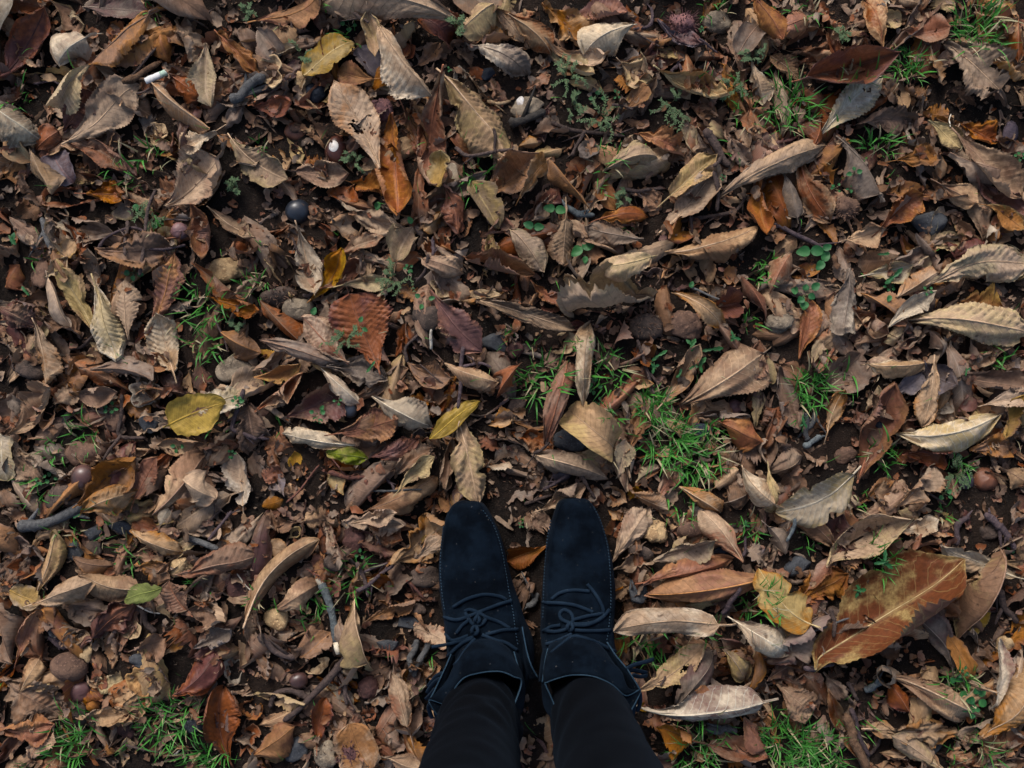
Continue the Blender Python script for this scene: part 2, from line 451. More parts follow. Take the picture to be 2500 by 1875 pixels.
# ------------------------------------------------------------------ what lies where (a 4 x 3 grid of crops of the photograph, 1659 units each)
# leaf rows: stalk x,y, tip x,y, width, form, tones[, outline[, holes]]
LEAVES = {
(0, 0): """20 520 300 90 190 T mr;640 240 395 410 215 D pg;1060 70 600 430 185 R bo;600 430 380 685 170 F tk;470 915 860 560 290 C tb;390 840 620 610 190 K rm
1000 550 1360 840 165 R to;1360 830 1505 935 60 F ob;1390 850 1170 960 150 K tp;1090 1330 1450 950 320 C tb;1340 290 1360 668 190 F tk;1110 490 1290 620 140 D rd
1410 400 1555 575 90 H bo;1130 130 1220 385 170 K to;1040 200 1085 380 130 D bg;690 115 795 225 110 F or o;325 5 545 165 150 H bk;15 15 285 65 115 T rb
530 20 930 60 190 F gm;-30 700 245 895 215 D pg;185 1035 75 860 150 F ko e;-10 1150 105 1015 130 F or e;215 960 380 830 165 D rd;380 895 800 1090 125 H br
205 985 335 1245 115 D tg;285 1040 500 1265 90 H tb;320 985 450 1160 175 F mv o;455 1100 585 1160 110 K bk;540 1240 775 1240 130 K ro;810 1235 1025 1300 120 D bt
645 1385 835 1335 115 F gk;1240 1330 1300 1650 150 T ro;1335 1330 1625 1520 105 H tb;1505 900 1850 1150 195 C tk;405 1440 545 1620 115 K rd;30 1390 215 1575 120 D bg
630 1610 1070 1590 220 K bo;345 1665 480 1560 100 H ty;205 560 295 775 85 H bo;1550 140 1650 300 125 F bg;1395 200 1655 470 110 K bg;0 100 85 240 105 F tg
0 930 45 1020 95 F tk;960 590 900 520 110 K rb;1160 1180 1010 1260 150 K rb;100 1240 240 1330 150 K bd;880 800 960 760 140 K gb;640 960 780 860 120 K bd;30 640 130 520 130 K bg""",
(1, 0): """10 125 405 10 195 F or;1340 170 430 30 205 R tb;315 490 615 270 190 P ky e;635 300 750 465 155 F vg o;760 510 535 445 170 F or;745 120 785 395 110 C tk e
815 205 1130 640 205 D tp;1225 515 1605 1020 265 D tk;805 1095 520 560 290 F to c 1;1210 540 1140 1195 185 T rt;890 765 930 1385 190 T bg;955 700 1070 1000 105 H bg
1205 1010 1190 1225 145 F yk o;1265 1050 1300 1215 115 F pt o;1470 1265 1815 1000 270 C ob;1390 1180 1565 1465 175 F kg e;1215 1205 1300 1510 160 K rm;1390 1330 1320 1520 120 F ro
1190 1370 1090 1490 115 D to;895 1730 1005 1480 175 F tk;270 1495 390 1905 170 F tp;535 1645 805 1545 105 H tr;570 1320 915 1475 150 K tk;200 1090 575 1110 165 C bt
80 895 180 1075 95 H to;185 875 275 1035 95 F tk;-5 695 225 680 135 C rm;5 175 145 335 170 F gb;155 145 235 305 140 F bt o;85 365 245 305 65 F pp
755 555 905 415 135 D bg;1005 395 1175 240 125 F ob;925 240 1010 345 115 F mr;1050 100 1255 220 190 F mr;1535 55 1335 215 200 D tk o;1530 25 1725 245 120 F to
1525 130 1580 275 105 F to;1385 300 1745 455 180 D gp;1295 270 1405 395 95 T bg;1155 315 1285 260 90 F bt;470 1240 645 1290 120 F rg o;310 1035 435 1075 115 K bg
650 1090 745 1030 65 F tk;420 640 510 640 60 H yk;800 900 880 1050 140 K rb;600 1160 800 1240 150 K rb;400 1360 560 1420 120 K bd;1080 430 1200 480 120 K bg
130 1430 260 1520 110 K bd;340 770 420 900 140 K bd;430 1600 540 1500 120 K rd;1260 820 1370 980 130 F bg;890 500 1000 560 70 H kb;1100 1620 1250 1600 150 K bt""",
(2, 0): """400 70 740 60 230 F rm;205 0 480 290 235 K ot;-20 115 245 335 165 D tr;775 170 485 335 235 D pt;755 0 815 145 115 F bg;225 290 605 385 115 H tb
240 300 515 485 130 H ko;165 445 305 345 115 F gb;345 495 580 555 95 D tk;715 400 895 505 200 K tk;725 715 915 525 120 C oy;955 480 1365 645 135 T ko
795 180 1045 225 115 D bo;955 120 1225 275 95 K mv;905 300 1075 355 105 K kb;1465 355 1595 165 150 F bg o;1540 25 1720 280 150 D ro;1565 395 1640 665 125 D tp
45 930 195 900 90 D to;125 995 345 940 95 D tk;55 1305 240 1065 160 F ot;475 1325 250 1045 150 D ob e;165 1300 330 1310 135 F mr;725 1080 775 895 95 C tk
600 1110 945 1035 150 D tk;565 1145 675 1335 115 F or e;955 1335 1315 1015 160 F kt;970 1495 1300 1105 165 T tb;1235 1010 1130 765 95 C tk;1325 980 1215 785 120 H ot
1385 885 1265 800 100 F kb;1440 810 1545 935 120 H ot;1370 1260 2035 930 165 R tg;1600 1150 1640 1510 115 T rb;1005 1640 1565 1480 190 R tb;840 1550 490 1470 155 D gb
535 1430 865 1400 110 R bg;350 1345 330 1700 175 D tb;-10 1490 195 1750 175 D tk;490 1540 560 1665 115 K bd;680 1665 905 1640 95 D kt;835 860 1065 945 135 K bg
735 750 885 800 75 D bg;590 565 650 695 115 K bg;1445 950 1645 1000 135 K bd;755 1230 965 1335 130 K bg;1280 395 1350 605 120 K mr;1175 640 1400 765 140 K bd
95 565 245 465 105 K rb;690 470 800 530 120 K rb;380 1100 440 1180 110 K bd;1010 1040 1100 940 120 K bg;1520 650 1640 560 110 K bt;130 860 310 840 110 K bg""",
(3, 0): """150 555 775 395 285 C rm;-5 245 265 125 155 D ro;365 850 745 490 230 F pk;735 335 640 -10 150 D bt;1060 300 1135 525 125 H to;1180 285 1530 655 320 K tb c 2
1445 450 1760 590 200 K tb;875 210 1165 190 200 F rb;1600 115 1600 405 155 D bt;685 90 865 135 115 C tk;475 20 625 40 110 F tb;685 0 785 45 95 F pp o
355 0 475 195 125 K rb;295 235 345 65 105 H tg;560 105 560 285 65 T gt;15 320 205 475 130 K tb;745 415 815 580 135 K bg;865 480 905 695 85 T tb
925 555 1045 625 115 K ob;1045 785 1225 965 135 C kd;630 790 975 755 200 K bd;1285 790 1505 895 155 K ro;1235 900 1605 1275 200 T bt;1175 1000 1505 1105 135 R bt
865 1025 1095 995 150 K ob;495 915 745 1285 180 D gb;225 1035 425 1395 190 D rt;105 1125 195 1435 115 R gt;300 945 350 775 170 D rd;335 1005 445 1175 115 F od
1095 925 1155 1135 85 F to;1325 1130 1655 1425 135 K rm;1125 1200 1335 1315 155 D bt;1085 1465 1175 1325 105 F tk;745 1475 995 1275 145 K ro;495 1555 745 1480 145 K tb
975 1510 1135 1665 125 R bg;1225 1380 1375 1545 115 F bk;1395 1340 1605 1495 125 F ok;1410 1645 1490 1435 105 T pt;0 1300 60 1565 95 H rb;245 1295 465 1545 75 H ob
55 1660 205 1535 130 D bt;1195 1555 1265 1665 95 F mr;245 580 405 665 130 D gb;1530 700 1570 940 110 H bt;660 1340 880 1310 170 K bd;680 120 800 60 150 K bd
1240 540 1330 640 140 K bd;1050 700 1200 720 130 K bo;1560 960 1650 900 130 K bg;800 -20 1000 20 110 D tb;1080 20 1250 -20 120 F tk;1450 -20 1650 60 110 F tb""",
(0, 1): """0 195 85 55 175 D ro o;265 130 425 0 115 F tk;655 515 385 45 165 F kt;620 235 590 -30 160 F tb;615 185 760 660 185 D kp;755 600 895 685 65 F tb
305 115 445 445 120 R tg;820 530 800 165 180 F tb;955 490 1110 0 180 H om;1155 815 1035 395 190 F tp;1210 740 1185 1005 105 H to;1185 985 1580 880 175 F kp
1145 1105 1478 965 235 P Ym e;1465 1050 1565 945 105 F kt;1235 35 1570 265 115 T br;1365 270 1665 355 105 H rb;1425 490 1670 620 190 D ob;925 615 1065 715 115 C ro
-10 330 205 445 200 K bm;-10 480 130 605 125 T tb;235 440 310 825 145 D to;175 605 315 470 70 T ko;355 835 475 740 130 F ro;65 1155 335 865 190 H tb
315 940 465 870 115 K bt;455 880 745 880 125 T bt;615 740 985 805 115 R bg;745 965 935 1040 125 K bo;555 560 630 655 85 F tk;75 1210 245 1445 170 K bt
-20 1160 15 1445 170 F pk o;525 1605 870 1340 230 C ob;545 1670 875 1535 185 D tb;850 1645 1015 1315 140 H ro;1005 1660 1305 1295 160 R bt;895 1565 1035 1380 115 D bm
1205 1440 1405 1565 170 D tb o;1565 1690 1520 1285 180 F tp;1335 1365 1445 1225 105 D tb;195 875 305 730 95 F ro;-5 895 105 985 105 F gb;1590 940 1640 1205 190 K bd
-10 1520 65 1645 115 D bg;115 290 305 260 115 K bd;220 380 505 505 160 K bd;430 640 645 680 120 K bd;1015 760 1175 905 155 K md;830 595 905 455 85 F mr
955 1245 1025 1205 85 K bg;620 1010 750 1110 130 K bm;100 1100 260 1170 120 K gb;1040 1080 1140 1000 110 K bd;640 1240 760 1190 130 K rd;1240 1210 1340 1180 110 K bd;20 1040 90 1100 110 K rb""",
(1, 1): """365 280 565 -20 150 C oy;445 205 695 5 105 H bt;800 720 610 235 370 P rm;830 -5 720 275 85 T tg;1145 235 1450 600 235 P mr;595 695 310 405 190 D rt
520 205 530 475 135 K gd;25 295 265 545 115 R br;35 550 505 695 115 R bg;-5 785 285 700 115 C oy;-10 595 110 645 95 F oy;275 745 355 640 95 K bt
475 715 835 795 165 K gt;195 1035 555 870 235 F mb;10 1005 295 770 125 H rt;425 735 660 955 95 R pt;715 885 975 735 95 H bg;865 905 965 780 75 H bg
575 1115 855 940 155 D bo;775 915 1115 1095 210 D pg;925 955 1085 950 105 K or;535 1150 915 1065 220 C ro;755 1295 1035 1190 135 D mr;630 1225 185 1155 115 R pt
715 1310 465 1275 120 D nk e;345 950 585 1045 105 F tk;985 690 1255 785 180 C bo;1235 700 1565 815 125 R tb;1245 785 1395 830 95 F to;1565 905 1715 700 155 D rb
1140 1180 1435 955 110 P YY e;1285 995 1435 1595 205 D tk;1280 1130 1230 1485 105 H bt;1190 1320 1225 1525 75 T gb;1330 1420 1290 1605 75 F bv;735 1645 1145 1435 155 R bt
905 1405 1130 1255 150 K bg;945 1505 1155 1305 115 H kb;260 1450 240 1275 90 F oy;560 1545 500 1375 115 C ko;515 1370 655 1365 95 K ro;405 1260 505 1335 105 K rb
15 1625 155 1585 115 D ot;1180 1560 1265 1645 80 F oy;1115 1560 1225 1645 125 K rb;1505 1090 1665 1035 115 K tb;1495 1365 1665 1325 155 K tp;-5 1340 145 1525 95 K gv
55 1250 185 1195 155 K rb;1250 -45 1780 110 190 H or;1055 10 1335 100 135 D bt;1445 290 2045 465 115 R td;545 190 865 180 115 F kb;635 500 785 645 135 K bd
900 645 985 445 115 F rd;1120 870 1180 960 120 K bd;180 1560 290 1500 120 K bd;420 1600 480 1420 110 K bg;1000 880 1060 820 100 K bd;1480 1180 1560 1240 130 K rd
980 1380 860 1340 100 K bd;40 1450 140 1380 110 K rb;660 1180 560 1200 90 K bd;1180 1240 1140 1160 90 K bg;640 1500 720 1420 120 K bd;930 200 1040 260 90 K bo""",
(2, 1): """905 25 575 85 150 D kt;895 265 415 335 225 K tk;1045 245 1360 470 125 F to;985 135 1195 -5 115 H tb;1285 330 1475 300 200 F rm;1650 395 1500 135 140 D rb
465 985 500 465 130 R tp;215 1205 360 680 130 R rb;660 1240 385 1005 245 F tk o;145 1290 600 1435 190 D tb;415 1270 630 1290 130 F kt;680 1435 730 1195 135 F tk
1125 950 1690 595 310 D tb;985 945 1215 585 115 T to;1145 1125 1245 945 85 F to;1195 1030 1530 1040 95 T bg;1355 1080 1605 1200 200 D ro;980 1045 1145 1175 105 F tg
1600 1095 1640 845 95 D tk;935 1595 1095 1345 115 C rt;815 1470 965 1375 85 D tk;585 1485 745 1600 130 F to;735 1470 885 1545 120 K oy;775 1520 1010 1640 120 D to
195 1645 480 1485 125 H tb;1475 1380 1710 1610 200 R tp;1295 1515 1465 1395 125 D to;1355 1300 1485 1355 170 K bg;1375 1605 1555 1535 165 D gb o;1095 1500 1360 1665 125 R to
775 600 920 665 145 F ro;755 1255 845 985 140 K rb;485 235 605 125 95 D ro;375 430 445 475 95 F mr;125 165 390 335 95 H bg;715 840 905 830 65 H tb
-5 1010 85 995 85 F ot;-5 1060 285 1100 65 H bo;-5 1150 255 1255 130 K rb;1035 150 1135 200 105 K md;1325 100 1485 150 115 K bo;560 720 700 640 120 K bd
80 1500 200 1420 120 K bd;590 1540 480 1600 120 K rb;1080 1140 1000 1060 90 K bd;880 1280 960 1240 100 K bd;1560 780 1640 700 110 K rb;1500 1240 1620 1260 140 K bd;300 700 220 640 100 K bd""",
(3, 1): """15 235 145 -10 155 D bt;185 105 355 40 95 F om e;655 115 940 55 150 F pk;835 265 1095 105 120 D tb;935 115 1055 -5 95 T tk;1065 180 1700 55 255 R tk
1285 300 1565 340 170 K oy;925 415 1675 490 255 D tk;775 455 1045 245 130 F pp;615 245 855 415 115 D ob;530 85 480 465 175 D gp;425 415 545 635 115 R bg
220 650 280 265 150 F ro;575 355 825 525 170 T bt;775 555 915 470 105 D kt;595 570 765 540 75 R bg;625 635 410 835 260 F bg o;635 705 1005 690 130 D tp
805 885 1005 755 130 K vg;995 700 1175 830 200 F vd;1065 685 1005 1090 155 R to;1190 555 1255 725 95 H tg;1255 660 1155 845 85 H tb;1235 780 1645 855 135 C bd
875 1155 1460 1035 195 D pk;905 1290 1165 1265 115 K rm;600 1435 800 855 200 T ro;395 1155 495 885 115 H to;850 1625 1065 1355 150 H to;1055 1440 1165 1525 105 F ok e
635 1605 835 1465 105 H ob;715 1530 855 1565 130 K bt;512 1415 55 1645 265 P pk e;15 1405 235 1305 175 D tb;-5 1370 50 1645 115 D kt;-5 600 30 810 95 D tk
95 720 205 1105 135 H bg;85 690 285 750 115 F bm;305 715 375 555 85 F tk;1375 965 1665 915 135 F tb;1255 1005 1335 895 115 F rm;1475 1175 1605 915 115 H ym
1325 960 1465 1135 115 K kb;1515 1370 1705 1505 155 D bt;1335 1265 1565 1235 135 K bo;500 1450 560 1665 85 K pt;555 1515 605 1645 95 F md;-5 1230 205 1325 115 H vb
245 1260 405 1335 150 K bg;615 215 755 180 95 K bt;1600 595 1665 725 115 F vg;1555 700 1665 825 105 K bm;1205 0 1230 135 155 D bo;1440 0 1455 115 65 F oy
895 1625 1085 1610 95 H bt;465 1065 625 955 170 K rd;1050 480 1160 600 120 D bg;640 480 560 520 120 K rd;330 520 400 360 110 K bt;1090 400 1160 330 130 K bd
680 900 880 1030 150 F bd;60 990 20 1100 140 K rb;1130 1320 1050 1240 120 K bd;700 1420 620 1380 100 K bd;1560 300 1640 380 130 K bd;1620 1180 1580 1060 120 K bd""",
(0, 2): """205 190 405 55 115 D tg;230 515 355 125 110 R tk;475 300 725 345 115 D bo;985 475 575 400 175 D tb;265 575 625 440 160 D tb;1080 475 855 545 110 P nn e
1185 395 1670 275 160 R br;855 120 1165 255 120 R tb;645 210 855 200 95 H tb;795 40 995 115 115 K ro;1010 105 1065 -10 90 D pg;1135 130 1405 170 105 H bt
1375 120 1505 205 115 K ob;55 515 248 595 150 F yg o;125 935 255 635 150 H ro;535 865 855 605 195 K rm;1255 655 1115 445 170 F rb;715 1015 745 795 95 T to
885 880 1065 820 160 K bm;1155 1165 1385 915 180 D mr;1365 955 1515 880 95 F om;1155 720 1255 835 140 K gb;1265 875 1495 755 130 H gv;1195 640 1445 685 150 K bt
125 1165 255 945 130 D tb;155 1155 305 1100 105 F kb;-10 600 95 955 180 D bg;-10 1100 335 1355 260 K bg;-10 1400 335 1380 155 K bg;195 1605 335 1395 145 K bt
775 1665 800 1485 115 F tk;1475 1615 1430 1175 225 C rd;1540 1600 1625 1395 105 H rb;1555 1250 1665 1335 120 K ro;1055 925 1175 825 65 H ot;45 70 130 10 150 K bg
815 300 1065 260 115 K bt;885 340 1105 425 150 K bo;535 1600 625 1645 65 F or;675 1510 725 1575 65 F ob;1455 1170 1575 1160 65 K bt;525 1335 805 1315 125 K tg
615 1135 765 1095 105 K kg;430 640 560 560 120 K bg;440 820 540 760 150 K bt;1010 940 1060 1080 110 K bd;1360 760 1480 860 130 K bd;1290 900 1360 960 120 K md
940 1560 1080 1580 100 K bd;960 1480 1060 1440 110 K bt;1600 640 1650 780 110 K bt;20 330 150 420 150 K bd;640 440 760 540 110 K bg;380 1300 520 1280 110 K bd;1340 1420 1420 1320 120 K md""",
(1, 2): """-5 200 195 250 130 D tb;-25 665 385 200 185 R tb;125 645 395 480 150 D bt;635 65 905 0 115 H tb;585 60 945 85 160 K tb;200 175 265 105 75 F yk
275 65 505 60 160 K bt;715 80 935 185 150 K bt;895 325 1215 85 220 K to;1020 265 1085 130 75 F yo;1040 290 1218 150 130 D to;825 565 965 380 115 K bg
1075 360 1185 475 75 H ob;635 585 745 1015 130 D tk;695 735 1012 595 105 H od;535 700 635 925 120 R bg;285 945 475 790 130 F ob;1025 765 1235 855 150 F tr f
785 950 905 930 130 F rm f;525 1010 645 1085 130 D gk;1000 1425 885 1065 130 D tr;985 1440 1065 1645 105 D bo;395 1515 450 1225 130 C rm;-5 1405 225 1295 110 R tb
-5 1565 235 1400 200 D rb;-5 1180 305 1240 105 H tk;745 1665 615 1385 275 F ot o;845 1600 1045 1665 150 D tb;815 1420 955 1535 120 D bg o;715 1255 805 1075 75 T bo
1005 1110 1185 1030 115 F or;925 1060 1025 1165 75 H tk;495 1130 605 1275 95 D gk;585 1280 655 1375 85 K gb;-5 870 65 1085 85 H bo;475 880 585 965 115 D gb
1075 1380 1155 1485 95 K bm;695 440 875 475 130 K ro;1045 330 1185 240 95 K bo;420 440 520 400 120 K rb;860 620 780 540 130 K bd;680 1060 840 1020 130 K bd
160 860 260 1000 130 K bd;100 820 240 800 130 K gb;960 860 900 820 100 K bt;480 1420 560 1340 130 K bd;660 1350 760 1330 90 K rd;1010 1300 960 1220 110 K bd
240 60 60 120 150 K bd;520 250 560 320 120 K bo;1000 540 1150 560 110 K rd;380 340 460 400 130 K rb;130 1640 60 1500 120 K bk;560 1020 480 1060 100 K bg""",
(2, 2): """208 240 -30 330 165 F or;115 125 225 30 130 K bt;665 305 885 0 180 D tb;635 0 715 65 65 H to;965 0 1095 95 105 H to;915 305 1295 180 150 C tk
1475 305 1235 0 150 R tr;865 455 1405 320 160 R ro;1665 400 905 530 190 D or;1145 610 1415 570 105 D kt;1395 697 665 720 150 R tp;1415 680 1755 885 190 D pg
805 965 905 750 95 F tk;815 1135 1225 850 175 F tk c 1;1055 1255 1305 930 170 D gm;1095 740 1255 835 130 K bt;1295 820 1385 955 150 K bg;1385 900 1515 1085 140 D gk
1535 1165 1605 880 85 R bo;1295 780 1405 735 115 F rt;865 1240 1650 1175 185 D pm;745 1005 685 795 130 F od;945 1400 1170 1480 205 F or;1125 1235 1265 1150 115 F ro
1215 1490 1625 1570 150 C rb;1495 1320 1625 1505 150 D ro;835 1310 885 1275 65 F oy;1555 240 1665 335 115 K gv;1555 0 1600 185 95 K bg;675 380 885 340 115 K bt
675 560 785 470 130 K bt;45 1540 95 1665 75 F bt;165 1645 265 1600 85 F gb;1045 130 1235 100 115 F bm;60 430 160 500 150 K bd;880 1350 1000 1330 130 K ro
1180 1150 1080 1080 130 K bd;1620 980 1560 900 110 K bt;1330 260 1230 240 130 K bt;1560 1060 1640 1140 110 K bg;1060 460 980 420 120 K bd;740 640 860 600 120 K bd
40 40 180 80 140 K bg;750 330 820 260 130 K bd;1420 1640 1560 1620 130 K rb;1240 1010 1340 1080 140 K bd;100 700 40 800 120 K bd;700 80 660 180 110 K bg;1500 460 1560 520 110 K rd""",
(3, 2): """258 942 1175 320 410 F xk;365 330 850 50 225 F tk;435 215 495 25 190 F md;430 220 185 0 115 R bt;895 125 1125 55 115 T tp;1055 150 1245 150 95 K rt
1105 10 1245 85 65 H tk;1645 425 1105 215 130 H pt;1512 265 1255 805 195 R bk;1325 775 1445 640 130 F yk o;1195 1005 955 680 190 D gm;1312 1065 1165 785 120 F ob e
1345 1112 675 955 150 T tg;1440 1238 1450 815 135 F pm;1365 1425 1670 1010 265 D tb;805 1070 1395 1335 170 D tb;925 1315 785 1105 130 D rm;655 1400 1185 1425 180 K to
1135 1665 785 1435 120 R tk;635 1665 375 1145 90 T bt;75 1130 320 1340 215 D tb;385 1060 505 1235 115 K bt;-5 955 275 745 240 K gm;-5 1085 205 975 150 K bm
425 1035 755 825 65 T bg;-5 1325 65 1465 75 H rb;1545 1605 1665 1435 115 H ro;-5 95 105 265 150 D gt;5 0 125 65 85 F ob;515 0 615 55 115 D bg
875 0 1005 35 95 D tk;270 700 -65 370 235 P ko e;245 565 505 415 200 K rb;1175 300 1345 335 95 F to;1615 45 1665 205 115 K rb;325 1400 455 1475 130 D gm
585 1385 665 1255 120 K bm;560 1180 640 1080 120 K bd;300 440 240 560 160 K rb;1400 1480 1500 1560 140 K bd;1200 1560 1260 1660 120 K bt;1000 1180 960 1060 120 K bo
860 1180 760 1260 110 K bg;130 720 240 780 110 K gb;520 1060 420 1100 110 K bd;680 900 860 900 110 K bd;1380 960 1460 880 110 K bd;1540 1300 1640 1240 120 K bt;500 330 620 280 130 K bo"""}

# round things: crop, x, y, rx, ry, kind, tone
ROUND = """0 0 1400 1440 90 85 lump k;0 0 1150 1490 58 48 conker p;0 0 965 830 70 85 cup t;0 0 360 1400 110 90 lump b;0 0 985 700 60 60 lump b
1 0 500 960 72 100 conker s;1 0 240 810 75 55 conkerhalf r;1 0 90 455 100 100 cup t;1 0 370 560 85 80 stone n;1 0 245 1340 82 80 conker n;1 0 1320 480 55 90 cup g
1 0 1470 540 105 50 cup g;1 0 800 690 80 85 warty p;1 0 1500 440 50 50 stone n;1 0 1610 575 48 48 stone n;1 0 60 1370 105 100 cup t;1 0 60 1580 100 90 cup b;1 0 265 480 45 55 lump t;1 0 850 1165 28 26 stone w;1 0 555 1270 85 60 lump r
2 0 300 635 62 90 lump k;2 0 730 330 100 90 cup k;2 0 1370 105 100 80 lump g;2 0 1420 290 55 60 lump g;2 0 420 758 46 40 stone n;2 0 330 742 30 30 stone n;2 0 990 372 48 42 stone n;2 0 1120 115 100 95 spiky p;2 0 105 660 110 75 lump g;2 0 500 960 75 70 cup k
3 0 160 290 100 62 lump b;3 0 540 1330 75 65 spiky b;3 0 1110 1440 120 100 stone d;3 0 1620 830 50 90 lump v
0 1 205 110 58 100 lump b;0 1 1470 715 112 105 ridged g;0 1 500 790 58 90 cup t;0 1 900 890 105 85 cup g;0 1 570 1055 95 90 lump m;0 1 500 1285 105 85 lump b;0 1 1170 1590 85 80 lump b;0 1 350 1560 90 70 lump k;0 1 520 1445 72 78 conker m;0 1 1440 1390 30 30 conker v;0 1 930 1090 90 65 stone d;0 1 1430 60 130 80 lump t;0 1 150 720 95 80 lump k;0 1 690 1060 70 70 lump b
1 1 130 245 110 78 spiky k;1 1 250 330 90 95 ridged g;1 1 1110 405 88 78 lump k;1 1 595 990 48 60 conker n;1 1 1070 1175 75 60 cup k;1 1 1230 200 112 66 cup t;1 1 1475 245 85 35 cup t;1 1 1560 570 130 90 stone d;1 1 240 1600 45 55 stone n;1 1 1060 1630 70 60 lump b;1 1 1480 915 45 35 stone n
2 1 900 130 80 85 cup b;2 1 870 440 105 90 spiky k;2 1 1155 440 110 88 warty b;2 1 1015 420 48 85 cup g;2 1 318 560 110 74 cup t;2 1 1080 605 82 82 cup t;2 1 1000 770 65 60 cup k;2 1 1480 970 60 55 conker p;2 1 390 1185 90 72 lump d;2 1 325 1395 68 70 conker v;2 1 1220 1130 78 68 stone n;2 1 735 485 34 26 stone n;2 1 660 615 26 24 stone w;2 1 540 910 48 45 stone d;2 1 780 990 30 26 stone w;2 1 1450 430 45 40 stone n;2 1 410 215 52 48 stone d;2 1 1000 1100 40 30 lump b;2 1 690 170 80 45 lump k;2 1 20 600 60 60 lump m;2 1 30 970 60 55 lump k;2 1 740 1590 60 50 lump b
3 1 400 140 80 65 lump k;3 1 545 1290 70 65 lump b;3 1 740 1175 70 72 lump b;3 1 790 1110 68 58 stone n;3 1 1360 880 62 60 stone n;3 1 1460 1450 88 78 conker r;3 1 1335 1475 50 48 conker v;3 1 100 420 80 70 warty g;3 1 1160 985 70 45 cup g;3 1 1050 300 60 55 lump k
0 2 95 240 80 75 cup b;0 2 1150 360 66 58 lump t;0 2 1100 650 92 68 cup t;0 2 830 770 58 72 cup t;0 2 1198 950 72 80 lump t;0 2 893 1105 86 112 cup o;0 2 910 970 82 44 lump d;0 2 1485 1045 62 92 cup g;0 2 1310 1190 62 85 cup k;0 2 540 930 45 55 lump t;0 2 575 1045 30 32 stone t;0 2 870 1285 95 75 lump m;0 2 430 1018 118 98 pod b;0 2 465 1185 80 65 conker p;0 2 1530 500 80 82 lump m;0 2 770 1435 65 60 lump m;0 2 560 625 44 36 stone n;0 2 615 575 50 40 stone n;0 2 430 270 85 85 stone d;0 2 570 140 70 55 stone d;0 2 760 110 95 55 stone d;0 2 1310 20 48 40 stone n;0 2 460 1330 80 70 lump k;0 2 345 780 50 45 stone d;0 2 560 240 55 55 lump k;0 2 1080 150 80 50 lump b;0 2 1600 1230 40 30 stone n;0 2 1220 1400 60 90 stone d
1 2 610 200 82 88 lump m;1 2 485 340 80 70 lump k;1 2 125 710 82 70 ridged t;1 2 362 1020 98 58 cup t;1 2 260 1120 62 55 conker m;1 2 370 1285 70 75 lump b;1 2 720 1170 78 75 lump m;1 2 590 1575 78 80 spiky p;1 2 425 1610 72 85 warty g;1 2 255 1570 95 80 stone d;1 2 820 1290 85 75 stone d;1 2 985 740 100 50 stone d;1 2 860 885 85 46 stone d;1 2 1045 655 34 34 ridged k;1 2 1150 695 42 40 stone n;1 2 1075 440 110 66 lump k;1 2 300 1410 50 55 lump k;1 2 700 180 40 36 lump k;1 2 460 1170 50 40 cup t
2 2 950 130 82 78 warty t;2 2 110 455 95 90 lump b;2 2 840 270 75 50 lump k;2 2 1150 120 90 60 lump b;2 2 895 265 18 16 stone w;2 2 830 530 60 90 stone d;2 2 1380 270 55 40 stone n
3 2 220 350 100 90 stone d;3 2 355 700 58 62 cup g;3 2 1520 695 82 132 cup k;3 2 1570 900 62 70 warty t;3 2 1290 150 50 66 lump t;3 2 1510 475 72 70 lump m;3 2 790 240 60 50 lump k;3 2 1100 1540 70 55 stone d;3 2 1480 140 60 50 lump k"""

